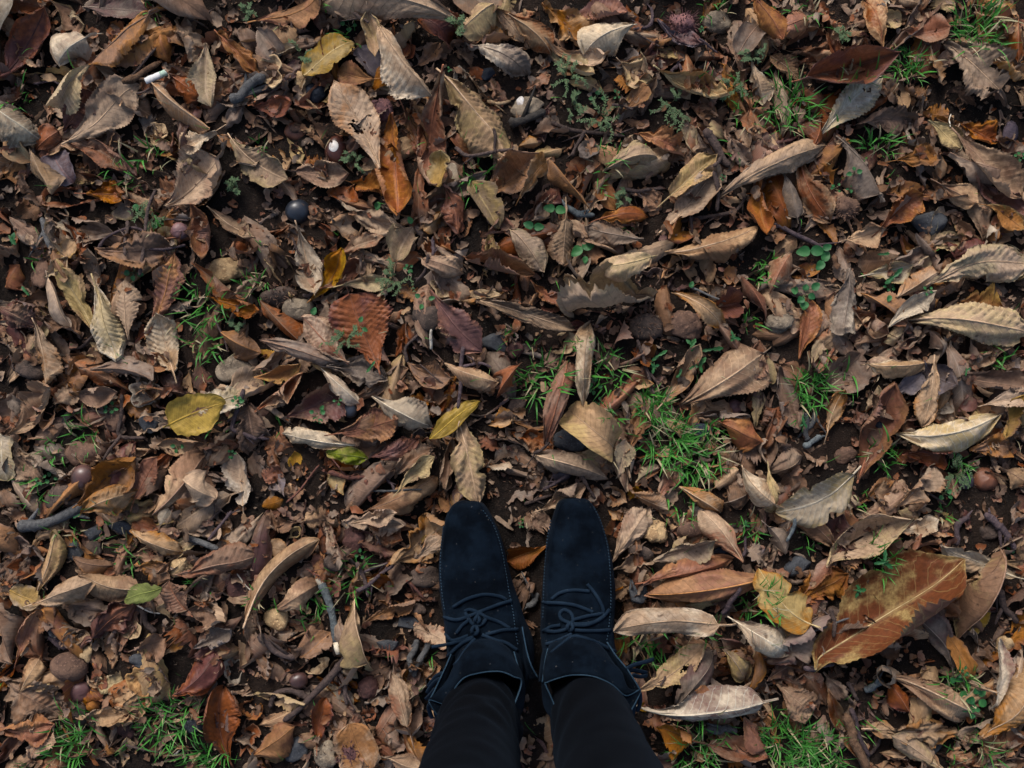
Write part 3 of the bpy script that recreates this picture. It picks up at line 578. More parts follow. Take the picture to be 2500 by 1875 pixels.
# twigs: crop, thickness, tone, x y x y ...
TWIGS = """0 0 45 b 780 530 1000 385;0 0 18 k 800 495 905 385 1010 280;0 0 70 g 1480 650 1570 570 1700 490;0 0 15 v 150 500 280 480 390 560;0 0 24 k 905 1790 925 1560 950 1350 985 1215;0 0 20 v 590 1600 650 1510 820 1460 960 1510;0 0 14 k 960 1410 1080 1400 1190 1412;0 0 18 v 950 1612 1050 1600 1170 1570;0 0 24 k 790 1420 805 1530 830 1659;0 0 40 g 220 1400 255 1500 290 1590;0 0 16 k 860 590 960 550;0 0 16 k 1200 100 1290 40 1350 0
1 0 14 t 270 590 340 640 410 690;1 0 24 k 1290 950 1360 1000 1500 995 1670 985;1 0 20 k 1540 850 1552 930 1548 1010;1 0 22 v 1140 1659 1150 1530;1 0 24 t 1495 630 1560 635 1650 620;1 0 15 k 210 1520 240 1600 280 1640;1 0 22 k 640 110 700 150 740 175
2 0 30 k 250 770 360 800 480 820 740 860;2 0 25 k 480 830 430 900 400 990;2 0 25 v 1100 350 1050 440;2 0 44 n 340 1330 430 1355 540 1375;2 0 55 k 1260 830 1320 910 1380 1000 1440 1050;2 0 24 k 1300 1090 1340 1040 1375 1000;2 0 28 k 1310 1110 1340 1240 1350 1360;2 0 25 k 1110 1420 1330 1370 1480 1340 1550 1250;2 0 25 k 730 1215 850 1218 980 1212;2 0 22 v 920 0 910 120 790 160;2 0 13 k 800 180 880 220 970 275;2 0 16 v 1220 240 1290 270 1355 300;2 0 55 d -20 790 100 740 205 700;2 0 18 k 650 670 720 675 790 700;2 0 20 k 1160 1380 1185 1500
3 0 30 v 70 1430 250 1510 450 1620;3 0 14 k 230 1480 265 1380;3 0 8 w 1200 810 1205 760 1225 708
0 1 22 k 380 600 500 560 600 470;0 1 28 k 745 900 735 1040 735 1160 890 1182;0 1 22 k 735 1160 680 1250 620 1340;0 1 30 v 1585 870 1510 1080 1560 1150 1665 1185;0 1 14 k 1380 420 1430 530 1455 610;0 1 16 k 5 640 40 740
1 1 20 k 1120 0 1090 90 1030 165;1 1 20 k 970 690 965 590 1050 500;1 1 28 v 1342 590 1320 720 1320 860 1310 990;1 1 20 v 1340 720 1440 690 1520 722;1 1 30 r 460 1410 570 1430 690 1440 830 1450;1 1 28 r 700 1460 722 1530 735 1605;1 1 20 v 830 1450 860 1480 895 1522;1 1 14 g 750 1530 900 1520 1080 1515;1 1 13 r 170 1610 280 1500 385 1360;1 1 34 b 695 1510 640 1570 560 1665;1 1 20 w 1130 605 1128 540 1140 478;1 1 12 k 1055 700 1130 760 1220 830;1 1 24 k 275 240 365 228;1 1 22 v -10 1180 70 1180
2 1 22 k 820 540 870 700 940 905;2 1 20 k 880 740 940 790 1005 845;2 1 16 g 1170 190 1280 240 1395 292;2 1 20 k 140 1285 250 1210;2 1 22 v 205 1525 300 1460 400 1390;2 1 24 k 440 1410 490 1490 545 1575;2 1 22 k 80 1622 160 1590 265 1550;2 1 10 t 365 150 370 260
3 1 40 g 262 1030 285 1110 290 1195;3 1 35 g 345 1010 300 1135;3 1 40 n 265 1245 320 1205 372 1168;3 1 14 k 1000 1500 1100 1560 1205 1625;3 1 10 k 365 90 340 215
0 2 72 g 80 120 220 80 360 20 530 -40;0 2 48 v 265 840 320 865 405 905;0 2 40 g 1175 190 1290 205 1405 250;0 2 22 v 1330 195 1400 90 1480 0;0 2 20 k 1270 120 1340 60 1400 0;0 2 40 k 870 650 920 720 975 805;0 2 9 w 860 620 940 655 1020 670;0 2 9 w 1520 410 1570 470 1622 512;0 2 12 w 1085 1615 1130 1580;0 2 14 k 760 1540 860 1560 1000 1590
1 2 45 k 580 950 440 1110 310 1250 150 1375;1 2 38 k 320 1245 200 1180 110 1200 70 1310;1 2 30 k 520 1060 560 1160 580 1270;1 2 48 k 0 820 100 900 225 962;1 2 26 v 640 530 760 450 885 350;1 2 18 v 660 420 750 370 845 340;1 2 28 k 640 340 685 440 722 565;1 2 20 r 965 460 1020 510 1085 572;1 2 40 g 1030 860 1000 950 990 1052;1 2 40 g 1110 880 1060 960 1020 1085;1 2 16 k 770 160 800 220;1 2 14 r 310 385 400 430
2 2 20 v 1505 300 1530 240 1545 175;2 2 34 v 1362 670 1410 570 1452 470;2 2 40 g 95 645 140 600 185 560;2 2 50 g 1275 1425 1370 1430 1475 1430;2 2 14 k 990 1060 960 1120
3 2 24 n 165 40 160 100 130 192;3 2 40 v 1255 235 1280 110 1350 30;3 2 48 v 1440 30 1555 110 1625 245;3 2 48 k 1520 510 1590 620 1665 755;3 2 30 v 200 990 310 995 425 980;3 2 14 g 290 780 400 740 535 690;3 2 30 k 420 640 432 720 428 805;3 2 35 v 560 1300 610 1440 690 1625;3 2 25 k 700 1625 780 1460;3 2 44 n 660 1190 705 1145 752 1092;3 2 28 k 540 1130 575 1180 622 1242;3 2 60 b 500 1330 570 1480 635 1680"""

# grass clumps: crop, x, y, radius, blades
GRASS = """0 0 950 1000 130 26;0 0 770 1130 140 30;0 0 90 620 120 18;0 0 950 60 90 14;0 0 1000 1440 90 14;0 0 180 1600 100 8;0 0 1640 1560 60 6
1 0 620 200 90 16;1 0 1430 1120 110 40;1 0 30 930 70 12;1 0 400 60 70 8;1 0 1330 1300 80 5;1 0 1540 960 60 8;1 0 520 1500 40 3
2 0 1330 30 110 20;2 0 620 1060 110 34;2 0 540 1210 80 14;2 0 1440 560 110 16;2 0 1540 740 130 36;2 0 1440 960 70 6;2 0 1240 500 80 10;2 0 1620 30 60 12;2 0 780 1480 50 6
3 0 1390 190 210 150;3 0 950 400 130 110;3 0 170 690 190 110;3 0 230 50 100 30;3 0 570 540 130 26;3 0 740 930 120 40;3 0 470 230 80 12;3 0 90 430 80 5;3 0 480 1080 80 4;3 0 880 1130 90 5;3 0 480 880 90 5;3 0 100 110 90 8
0 1 1310 330 170 46;0 1 1310 560 140 40;0 1 510 1160 110 34;0 1 310 1250 90 26;0 1 190 1500 140 34;0 1 1180 190 90 14;0 1 1610 180 110 22;0 1 1290 730 90 8;0 1 1440 1130 70 6;0 1 820 690 60 4;0 1 480 1040 60 6;0 1 1480 350 110 8
1 1 20 170 80 16;1 1 1640 540 90 8;1 1 1100 500 50 8;1 1 110 1100 60 4;1 1 20 720 50 4;1 1 640 450 60 6
2 1 920 970 120 170;2 1 1010 1180 180 150;2 1 1200 1300 190 150;2 1 620 740 150 60;2 1 180 800 170 80;2 1 80 500 130 12;2 1 640 1040 90 34;2 1 1560 430 70 12;2 1 1640 130 80 20;2 1 1330 400 60 3;2 1 1130 1560 130 26;2 1 440 580 70 20;2 1 1330 1150 100 26
3 1 300 860 150 110;3 1 770 1290 120 44;3 1 1500 640 110 24;3 1 240 1060 60 14;3 1 860 970 60 5;3 1 540 830 120 5;3 1 20 40 80 26;3 1 440 650 90 6;3 1 640 1590 80 12;3 1 1620 1210 70 4;3 1 1280 1360 90 18
0 2 700 20 110 16;0 2 430 80 100 22;0 2 800 270 110 20;0 2 1300 490 90 10;0 2 490 1430 170 60;0 2 1100 1370 200 120;0 2 440 1570 160 70;0 2 1640 570 60 12;0 2 1400 1610 140 44;0 2 1260 1620 120 36;0 2 600 160 80 10;0 2 960 1300 120 24;0 2 290 520 80 5;0 2 200 1640 90 18;0 2 860 1480 120 14
1 2 600 430 150 50;1 2 370 610 90 22;1 2 350 730 100 16;1 2 640 310 80 10;1 2 1150 960 80 30;1 2 1050 1180 60 14;1 2 335 1430 50 3;1 2 20 530 60 6;1 2 110 620 50 4
2 2 980 830 140 24;2 2 1270 750 90 26;2 2 1520 110 110 30;2 2 1600 570 140 60;2 2 930 940 110 14;2 2 1300 1400 150 44;2 2 1200 1590 170 90;2 2 810 840 110 20;2 2 1140 40 90 10;2 2 70 90 40 4;2 2 1640 1490 60 10
3 2 740 300 130 50;3 2 150 1540 200 170;3 2 360 1580 180 150;3 2 1230 1110 130 60;3 2 1340 1610 190 80;3 2 580 1460 110 24;3 2 1200 20 70 14;3 2 270 200 100 16;3 2 620 1170 90 10;3 2 700 1310 100 6;3 2 60 1330 90 10;3 2 1350 1370 60 3"""

# little plants: crop, x, y, radius, kind (c clover, d lobed rosette, h wiry sprig, b broad leaf pair)
WEEDS = """0 0 930 1400 100 h;0 0 55 1545 80 d;0 0 1010 1450 60 c;0 0 850 1320 40 b;0 0 1500 1200 50 h;0 0 1570 60 60 h
1 0 590 135 60 c;1 0 285 330 100 h;1 0 620 1020 80 h;1 0 780 1310 45 b;1 0 1000 1430 40 b;1 0 1250 420 30 c;1 0 1300 190 70 h
2 0 370 480 120 h;2 0 580 740 140 h;2 0 1060 650 150 h;2 0 560 600 60 c;2 0 690 590 40 c;2 0 1560 360 80 h;2 0 715 1275 60 h;2 0 140 1470 55 b;2 0 455 1590 70 b;2 0 280 1350 60 b;2 0 1240 155 24 c;2 0 1430 560 90 h;2 0 1365 1150 25 c;2 0 395 665 80 h
3 0 570 1120 55 c;3 0 470 1200 36 c;3 0 560 1205 36 c;3 0 300 1610 75 b;3 0 395 1595 50 b;3 0 780 1635 55 d;3 0 490 215 50 h;3 0 1640 670 60 c;3 0 1630 1010 40 c
0 1 840 95 70 c;0 1 130 220 55 d;0 1 695 990 48 c;0 1 1560 945 50 c;0 1 240 1455 45 c;0 1 1120 1235 50 c;0 1 1485 1285 36 c;0 1 1520 430 50 h;0 1 300 1440 50 c
1 1 1090 290 65 c;1 1 670 455 60 c;1 1 755 715 60 d;1 1 530 940 35 c;1 1 395 1025 60 c;1 1 890 140 120 h;1 1 370 365 42 b;1 1 590 520 100 h;1 1 980 70 40 c
2 1 540 845 60 c;2 1 960 640 75 d;2 1 1180 570 70 d;2 1 1310 600 80 d;2 1 1230 700 80 d;2 1 930 710 55 d;2 1 1100 760 60 d;2 1 1430 530 60 d;2 1 1170 185 36 b;2 1 575 945 36 c;2 1 480 5 40 b
3 1 265 235 95 c;3 1 380 20 60 b;3 1 830 130 90 d;3 1 1180 1545 55 c;3 1 1000 235 40 c;3 1 820 190 40 c;3 1 1240 1400 110 h;3 1 780 270 36 b;3 1 240 1085 50 d;3 1 1280 740 40 d
0 2 530 20 40 d;1 2 660 290 45 c;2 2 60 90 25 c;2 2 1530 90 50 d
3 2 590 505 75 d;3 2 720 310 80 d;3 2 1340 1200 90 c;3 2 1240 1150 90 c;3 2 1300 1260 60 c;3 2 1610 275 45 c;3 2 1230 1020 40 c"""

# ------------------------------------------------------------------ labels: look first, then the nearest findable neighbours
# landmark: phrase used by its neighbours | its own label | crop c r x y | kind it is matched with
LMK = [l.split('|') for l in """white cigarette butt|crushed white cigarette butt with green smudge beside a thin stick|0 0 1000 480|-
conker with the white scar|glossy dark conker with a bright white scar|1 0 500 960|round
blue-black ball|shiny blue-black ball-shaped conker between dry husks|1 0 245 1340|round
angular slate stone|angular slate-blue stone below the yellowish leaf|1 0 370 560|round
big rust boat-shaped leaf|big shiny rust-red leaf curled like a boat above the grass|3 0 460 475|leaf
yellow leaf with a red blotch|smooth deep yellow leaf with a red blotch down its middle|0 1 1311 1035|leaf
lime-yellow leaf|slim lime-yellow leaf just above the boots|1 1 1287 1067|leaf
left boot's toe||1000+350 1175+130 - -|-
right boot's toe||1000+960 1175+120 - -|-
left boot's cuff||1000+90 1175+1100 - -|-
right boot's cuff||1000+1330 1175+1000 - -|-
white-ended stick|short grey stick with two broken white ends|1 2 470 700|twig
big middle grass tuft||2 1 1010 1100|-
spiny husk beside the split one|brown spiny husk beside a split grey husk|1 1 130 245|round
spiny husk under the crumpled leaf|dark spiny husk under the crumpled tan leaf|2 1 870 440|round
fresh green leaf|small fresh green leaf lying flat among brown ones|0 2 967 510|leaf
smooth brown pod|large smooth brown seed pod on bare soil|0 2 430 1018|round
pink peeled conker|pinkish peeled conker lying below the smooth brown pod|0 2 465 1185|round
amber husk shell|amber open husk shell with a shiny hollow|0 2 893 1105|round
huge rust-and-yellow leaf|huge rust-red leaf with yellow veins, the largest in the litter|3 2 716 631|leaf
ochre leaf beside the huge one|broad ochre-yellow leaf lying flat left of the huge rust leaf|3 2 102 535|leaf
flat slate chip|flat dark slate chip above the ochre leaf|3 2 220 350|round
plum-red conker|glossy plum-red conker half hidden by a rolled leaf|0 1 520 1445|round
rusty conker at the right edge|rusty brown conker near the right edge|3 1 1460 1450|round
pale smooth leaf with fine veins|pale smooth leaf with fine veins and a pointed tip|3 1 283 1530|leaf
round-leaved clover|bright round-leaved clover plant beside an orange leaf|3 1 265 235|weed
thick grey stick by the left edge|thick grey stick lying by the left edge|0 2 300 45|twig
corner grass tuft||3 0 1390 190|-
rust leaf with a maroon patch|broad rust leaf with a dark maroon patch, torn to a point|1 1 705 478|leaf
white-splashed husk|grey husk with a white splash on it|2 0 105 660|round
blue stone in the grass|rounded blue-grey stone at the edge of the grass tuft|2 1 1220 1130|round
tan husk boat|tan boat-shaped open husk beside grass|2 1 318 560|round
round ridged husk|round grey husk with a raised ridge above the yellow leaf|0 1 1470 715|round
knobbly yellowish husk|knobbly yellow-grey husk right of the right boot's toe|2 2 950 130|round
spiny husk on the orange leaf|purple-brown spiny husk sitting on a round orange leaf|1 2 590 1575|round
slate flake by the lower left|large dark slate flake between leaves at the lower left|0 2 430 270|round
whitish leaf|whitish dry leaf, the brightest near the right edge|3 1 910 350|leaf
serrated green weed|serrated green weed rosette under the big tan leaf|2 1 1230 700|weed
thick grey stick near the top|thick grey broken stick near the top left|0 0 1580 570|twig
mottled oval husk|mottled oval husk at the bottom edge|1 2 425 1610|round
red-orange leaf between the boots|red-orange leaf lying between the boots|2 2 89 285|leaf
long pale rolled leaf by the boot|long pale rolled leaf pointing at the right boot|2 2 1030 708|leaf
long pinkish leaf by the leg|long pinkish-pale leaf right of the right leg|2 2 1257 1207|leaf
green twin leaf|pair of small round green leaves beside a tan leaf|2 0 455 1590|weed
tan leaf above the left toe|big tan ribbed leaf pointing down to the left boot's toe|1 1 1360 1295|leaf
holed tan leaf|tan leaf with a hole near its end, beside the conker|1 0 662 827|leaf
yellowish leaf near the top|flat yellowish leaf with straight veins near the top|1 0 465 380|leaf""".split('\n')]
LM = []
for ph, own, pos, kind in LMK:
    a = pos.split()
    if a[2] == '-':
        ox, px_ = a[0].split('+'); oy, py_ = a[1].split('+')
        s = (float(ox) + float(px_) * 0.422, float(oy) + float(py_) * 0.422)
    else:
        s = src(*[float(q) for q in a])
    LM.append((ph, own, s, kind))
USED = set()
DIRS = ['right of', 'upper right of', 'above', 'upper left of', 'left of', 'lower left of', 'below', 'lower right of']
def own_label(s, kind, tol=26):
    for ph, own, p, k in LM:
        if k == kind and own and own not in USED and math.hypot(s[0] - p[0], s[1] - p[1]) < tol:
            USED.add(own)
            return own
    return None
def nwords(t): return len(t.replace('-', '').split())
def rel_label(look, s, extra=''):
    ls = sorted(LM, key=lambda m: math.hypot(s[0] - m[2][0], s[1] - m[2][1]))
    def dirn(m):
        a = math.atan2(-(s[1] - m[2][1]), s[0] - m[2][0])
        return DIRS[int(round(a / (math.pi / 4))) % 8]
    cands = []
    for m in ls[:3]:
        d = math.hypot(s[0] - m[2][0], s[1] - m[2][1])
        where = ('close ' if d < 110 else '') + dirn(m) + ' the ' + m[0]
        cands.append(look + ' ' + where)
        if extra: cands.append(look + ' ' + extra + ' ' + where)
    for a, b in ((0, 1), (0, 2), (1, 2), (0, 3), (1, 3)):
        cands.append(look + ', ' + dirn(ls[a]) + ' the ' + ls[a][0] + ' towards the ' + ls[b][0])
    short = [c for c in cands if nwords(c) <= 16]
    for c in short + cands:
        if c not in USED and nwords(c) <= 16:
            USED.add(c)
            return c
    for m in ls:
        for pre in ('', 'lone ', 'dry ', 'old ', 'partly hidden '):
            c = pre + look + ' ' + dirn(m) + ' the ' + m[0]
            if c not in USED and nwords(c) <= 16:
                USED.add(c)
                return c
    return look
TONEW = {'p': 'pale cream', 't': 'tan', 'k': 'khaki', 'b': 'brown', 'g': 'grey-brown', 'o': 'orange', 'r': 'rust', 'm': 'maroon', 'd': 'dark brown',
         'y': 'yellow', 'Y': 'deep yellow', 'v': 'violet-grey', 'n': 'green', 'x': 'rust'}
TONE2 = {'p': 'with pale patches', 't': 'with tan patches', 'k': 'with khaki patches', 'b': 'with browned patches', 'g': 'with grey patches', 'o': 'with orange patches',
         'r': 'with rust patches', 'm': 'with maroon patches', 'd': 'with dark patches', 'y': 'with yellow patches', 'v': 'with violet patches', 'n': 'with green patches'}
FORMW = {'F': 'flat', 'P': 'flat', 'C': 'cupped', 'T': 'tightly rolled', 'D': 'arched', 'R': 'edge-rolled', 'H': 'half-folded', 'K': 'crumpled', 'S': 'shrivelled'}

# ------------------------------------------------------------------ ground
def soil_mat():
    m, n, l, bs, out = nt("soil")
    tc = n.new('ShaderNodeTexCoord')
    f1 = noise(n, l, tc.outputs['Object'], 9, 6, 0.65)
    f2 = noise(n, l, tc.outputs['Object'], 140, 5, 0.7)
    f3 = noise(n, l, tc.outputs['Object'], 600, 3, 0.7)
    col = mixc(n, l, ramp(n, l, f1, .4, .62), (0.009, 0.007, 0.006), (0.022, 0.0145, 0.011))
    col = mixc(n, l, ramp(n, l, f2, .56, .7), col, (0.03, 0.021, 0.016))
    col = mixc(n, l, ramp(n, l, f3, .62, .7), col, (0.08, 0.07, 0.06))
    l.new(col, bs.inputs['Base Color'])
    bs.inputs['Roughness'].default_value = 0.95; bs.inputs['Specular IOR Level'].default_value = 0.08
    bp = n.new('ShaderNodeBump'); bp.inputs['Strength'].default_value = 0.9; bp.inputs['Distance'].default_value = 0.006
    l.new(mathn(n, l, 'ADD', f2, mathn(n, l, 'MULTIPLY', f3, 0.5)), bp.inputs['Height'])
    l.new(bp.outputs[0], bs.inputs['Normal'])
    return m
def axis(n_in, half_in, far, n_out):
    a = np.linspace(-half_in, half_in, n_in)
    o = half_in * (far / half_in) ** (np.arange(1, n_out + 1) / n_out)
    return np.concatenate([-o[::-1], a, o])
gx, gy = axis(190, 1.0, 120.0, 16), axis(190, 1.0, 120.0, 16)
GX, GY = np.meshgrid(gx, gy, indexing='ij')
rg = np.random.default_rng(5)
GZ = ground_z(GX, GY) + np.where((abs(GX) < 1) & (abs(GY) < 1), rg.normal(0, 0.0012, GX.shape), 0) - 0.001
fade = np.clip(2.2 - np.maximum(abs(GX), abs(GY)), 0, 1); GZ *= fade
r_ = len(gy)
gF = [(i * r_ + j, (i + 1) * r_ + j, (i + 1) * r_ + j + 1, i * r_ + j + 1) for i in range(len(gx) - 1) for j in range(r_ - 1)]
tag(link("ground", mesh_from("ground", np.stack([GX, GY, GZ], -1).reshape(-1, 3), gF, soil_mat())), kind='structure')

# footprints of the boots and bare or grassy spots that the loose litter leaves open
def in_boot(x, y):
    return (-0.10 < x < 0.005 and -0.40 < y < -0.105) or (0.02 < x < 0.13 and -0.40 < y < -0.105)
gspots = []
for row in GRASS.replace('\n', ';').split(';'):
    c, r, x, y, rad, nb = [float(q) for q in row.split()]
    p = P(*src(c, r, x, y), 0.02)
    gspots.append((p.x, p.y, rad * K * MPP, int(nb)))
def open_spot(x, y):
    return any((x - g[0]) ** 2 + (y - g[1]) ** 2 < (g[2] * 0.6) ** 2 for g in gspots if g[3] >= 60)

# ------------------------------------------------------------------ loose litter under and around everything (uncountable)
rng = np.random.default_rng(11)
lit = Litter()
UNDER = ['bd', 'bd', 'rb', 'gd', 'bg', 'bm', 'gb', 'br', 'bt', 'br', 'rb', 'tb']
for i in range(900):
    x, y = rng.uniform(-0.76, 0.76), rng.uniform(-0.60, 0.58)
    if in_boot(x, y) or open_spot(x, y): continue
    L = rng.uniform(0.022, 0.085); W = L * rng.uniform(.3, .55)
    V, F, uv, fl, _ = leaf_geo(L, W, rng.choice(['f', 'c', 'f', 'e']), rng.choice(['K', 'K', 'D', 'S', 'H', 'R']), rng, 24, 8)
    V = place(V, x, y, rng.uniform(0, 6.28)); V[:, 2] += drop(V, 0.35, 0.002, 0.010)
    lit.add(V, F, uv, fl, rng.random(), rng.choice(UNDER))
for i in range(820):                                                   # half-hidden older leaves
    x, y = rng.uniform(-0.74, 0.74), rng.uniform(-0.58, 0.56)
    if in_boot(x, y) or open_spot(x, y): continue
    L = rng.uniform(0.05, 0.115); W = L * rng.uniform(.22, .38)
    V, F, uv, fl, _ = leaf_geo(L, W, 'c', rng.choice(['K', 'K', 'R', 'S', 'H', 'T', 'D']), rng, 32, 10)
    V = place(V, x, y, rng.uniform(0, 6.28)); V[:, 2] += drop(V, 0.6, 0.001, 0.020)
    lit.add(V, F, uv, fl, rng.random(), rng.choice(['bg', 'bg', 'bt', 'gb', 'rb', 'bm', 'bd', 'gm', 'rd', 'tb', 'br', 'tg', 'bt', 'mb', 'gb', 'ob', 'ro', 'rb', 'bo', 'tr', 'om', 'tb', 'tk', 'to', 'tg', 'tr']))
CRUMB = []
for i in range(90):
    L = rng.uniform(0.003, 0.014); CRUMB.append(leaf_geo(L, L * rng.uniform(.35, .9), 'f', rng.choice(['K', 'S', 'H']), rng, 6, 2)[:4])
OUTER = [leaf_geo(L, L * rng.uniform(.28, .5), 'c', f, rng, 14, 6)[:4] for L in (.06, .075, .09, .105, .12, .14) for f in 'KDFHRCKD']
for i in range(9000):                                                  # crumbs of broken leaf
    x, y = rng.uniform(-0.78, 0.78), rng.uniform(-0.62, 0.60)
    if in_boot(x, y): continue
    V, F, uv, fl = CRUMB[rng.integers(len(CRUMB))]
    V = place(V * rng.uniform(.5, 1.4), x, y, rng.uniform(0, 6.28))
    i_, j_ = cells(np.array([x]), np.array([y]))
    V[:, 2] += HM_[i_, j_][0] + 0.001 - V[:, 2].min() * .5
    lit.add(V, F, uv, fl, rng.random(), rng.choice(UNDER))
tones_out = ['bd', 'bt', 'tb', 'tk', 'gb', 'rb', 'ob', 'bg', 'to', 'rm', 'tp', 'bo']
for i in range(1900):                                                  # the litter goes on past the frame
    x, y = rng.uniform(-2.4, 2.4), rng.uniform(-2.2, 2.2)
    if abs(x) < 0.72 and -0.58 < y < 0.56: continue
    V, F, uv, fl = OUTER[rng.integers(len(OUTER))]
    V = place(V, x, y, rng.uniform(0, 6.28)); V[:, 2] += rng.uniform(0.004, 0.028) - np.quantile(V[:, 2], .3)
    lit.add(V, F, uv, fl, rng.random(), rng.choice(tones_out))

# ------------------------------------------------------------------ the leaves one can tell apart
def lmk(q):
    return any(m[3] == 'leaf' and math.hypot((q['s0'][0] + q['s1'][0]) / 2 - m[2][0], (q['s0'][1] + q['s1'][1]) / 2 - m[2][1]) < 30 for m in LM)
rows = []
for (c, r), txt in LEAVES.items():
    for row in txt.replace('\n', ';').split(';'):
        q = row.split()
        if not q: continue
        x0, y0, x1, y1, w = [float(v) for v in q[:5]]
        form, tone = q[5], q[6]
        shape = q[7] if len(q) > 7 else 'c'
        hole = int(q[8]) if len(q) > 8 else 0
        s0, s1 = src(c, r, x0, y0), src(c, r, x1, y1)
        ln = math.hypot(s1[0] - s0[0], s1[1] - s0[1]); w *= K
        if form == 'K' and ln < 60 and shape == 'c': shape = 'f'
        area = ln * w * (0.6 if ('d' in tone and form == 'K') else 1)
        if tone in ('tb', 'bt', 'bg', 'gb', 'rb') and random.Random(int(x0 * 3 + y0 * 7)).random() < .2: tone = {'tb': 'to', 'bt': 'rt', 'bg': 'ro', 'gb': 'rb', 'rb': 'or'}[tone]
        rows.append(dict(s0=s0, s1=s1, ln=ln, w=w, form=form, tone=tone, shape=shape, hole=hole, area=area))
rows.sort(key=lambda q: -q['area'] * (9 if lmk(q) else 1))
for i, q in enumerate(rows): q['own'] = i < 300
LIGHT = {'x': 4, 'p': 5, 't': 4, 'k': 4, 'y': 5, 'Y': 6, 'o': 3.6, 'n': 5, 'r': 3, 'g': 2.4, 'b': 2, 'v': 2.2, 'm': 1.8, 'd': .5}
def prio(q): return LIGHT[q['tone'][0]] + (0.35 * LIGHT[q['tone'][1]]) + 1.2 * min(1, q['area'] / 9000) - (1.2 if q['form'] == 'K' else 0) - (0 if q['own'] else 3) + (4 if lmk(q) else 0)
rows.sort(key=prio)
VEINM = {}
def vein_mat(t):
    if t not in VEINM:
        a = TONE[t]
        VEINM[t] = noisy_mat("midrib_" + t, tuple(min(.6, c * 1.1 + .015) for c in a), tuple(c * .6 for c in a), 120, .7, .25, .3, .001)
    return VEINM[t]
def lay_leaf(q):
    g = np.random.default_rng(1000 + int(q['s0'][0] * 7 + q['s0'][1] * 13))
    a, b = P(*q['s0'], 0.02), P(*q['s1'], 0.02)
    d_ = b - a; a = a - d_ * .03; b = b + d_ * .05
    L = (b - a).length; ang = math.atan2(b.y - a.y, b.x - a.x)
    W = q['w'] * MPP * (1.14 if q['form'] in 'KP' else 1.05)
    big = q['own']
    nu = (64 if L > 0.09 else 48 if L > 0.05 else 36) if big else 26
    V, F, uv, fl, rib = leaf_geo(L, W, q['shape'], q['form'], g, nu, 18 if big else 10, q['hole'])
    pV = place(V, a.x, a.y, ang)
    dz = drop(pV, (.97 if lmk(q) else 0.9) if big else 0.6, 0.0, (.08 if lmk(q) else 0.05) if big else .02)
    rnd = g.random()
    sc_ = ((q['s0'][0] + q['s1'][0]) / 2, (q['s0'][1] + q['s1'][1]) / 2)
    if not big:
        pV[:, 2] += dz
        lit.add(pV, F, uv, fl, rnd, q['tone'])
        return
    o = empty("fallen_leaf", (a.x, a.y, dz))
    own = own_label(sc_, 'leaf', 30)
    size = 'small' if L < 0.05 else ('large' if q['area'] > 8500 else ('long' if L > .085 and q['w'] / q['ln'] < .38 else ''))
    t2 = q['tone'][1] if len(q['tone']) > 1 and q['tone'][1] != q['tone'][0] else ''
    look = ' '.join(x for x in (size, TONEW[q['tone'][0]], FORMW[q['form']], 'leaf') if x)
    tag(o, own or rel_label(look, sc_, TONE2.get(t2, '')), 'leaf', 'dry leaves of the litter')
    pV -= np.array([a.x, a.y, 0])
    link("blade", leaf_mesh("blade", pV, F, uv, fl, rnd, [leaf_mat(q['tone'])]), o)
    rp = place(rib, 0, 0, ang)
    m_ = len(rp); rr = np.linspace(0.0011, 0.0003, m_) * min(1.25, max(.55, L / .1))
    rp[:, 2] += rr * 0.35 * (1 if g.random() < .6 else -1)
    if g.random() < .45 and q['shape'] != 'f':                         # a bit of stalk
        d0 = rp[0] - rp[2]; d0 /= np.linalg.norm(d0) + 1e-9
        k_ = g.uniform(.004, .016)
        st = np.array([rp[0] + d0 * k_ * t + np.array([0, 0, -.12 * k_ * t * t]) for t in (1.0, .66, .33)])
        rp = np.concatenate([st, rp]); rr = np.concatenate([[rr[0]] * 3, rr])
    TV, TF = tube(rp[::2], rr[::2], 5)
    link("midrib", mesh_from("midrib", TV, TF, vein_mat('k' if q['tone'][0] == 'x' else q['tone'][0])), o)
n_dark = sum(1 for q in rows if prio(q) < 1.6)
for q in rows[:n_dark]: lay_leaf(q)

# ------------------------------------------------------------------ stones, husks and conkers
RT = {'t': ((.37, .255, .135), (.2, .125, .065)), 'g': ((.2, .16, .115), (.10, .078, .058)), 'b': ((.135, .08, .055), (.075, .045, .034)),
      'k': ((.075, .053, .042), (.035, .027, .023)), 'd': ((.052, .055, .060), (.03, .031, .034)), 'n': ((.022, .027, .038), (.012, .015, .021)),
      'm': ((.085, .042, .036), (.045, .025, .022)), 'p': ((.165, .08, .075), (.085, .045, .05)), 'r': ((.165, .062, .03), (.075, .03, .02)),
      'v': ((.075, .058, .07), (.035, .028, .036)), 'w': ((.42, .41, .38), (.2, .18, .16)), 'o': ((.43, .22, .07), (.22, .1, .035)), 's': ((.07, .022, .014), (.03, .011, .009))}
RM = {}
def rmat(kind, t):
    key = (kind, t)
    if key not in RM:
        A, B = RT[t]
        gloss = kind == 'conker'
        RM[key] = noisy_mat(kind + "_" + t, A, B, 45 if gloss else 90, .34 if gloss and t in 'smn' else (.55 if gloss else .85), .4 if gloss else .12,
                            .15 if gloss else .8, .0006 if gloss else .0025, None if gloss else tuple(c * 1.7 for c in A))
    return RM[key]
RNAME = {'t': 'tan', 'g': 'grey', 'b': 'brown', 'k': 'dark brown', 'd': 'slate-grey', 'n': 'blue-black', 'm': 'dark maroon', 'p': 'purplish', 'r': 'rust-brown',
         'v': 'violet-black', 'w': 'whitish', 'o': 'amber', 's': 'glossy dark'}
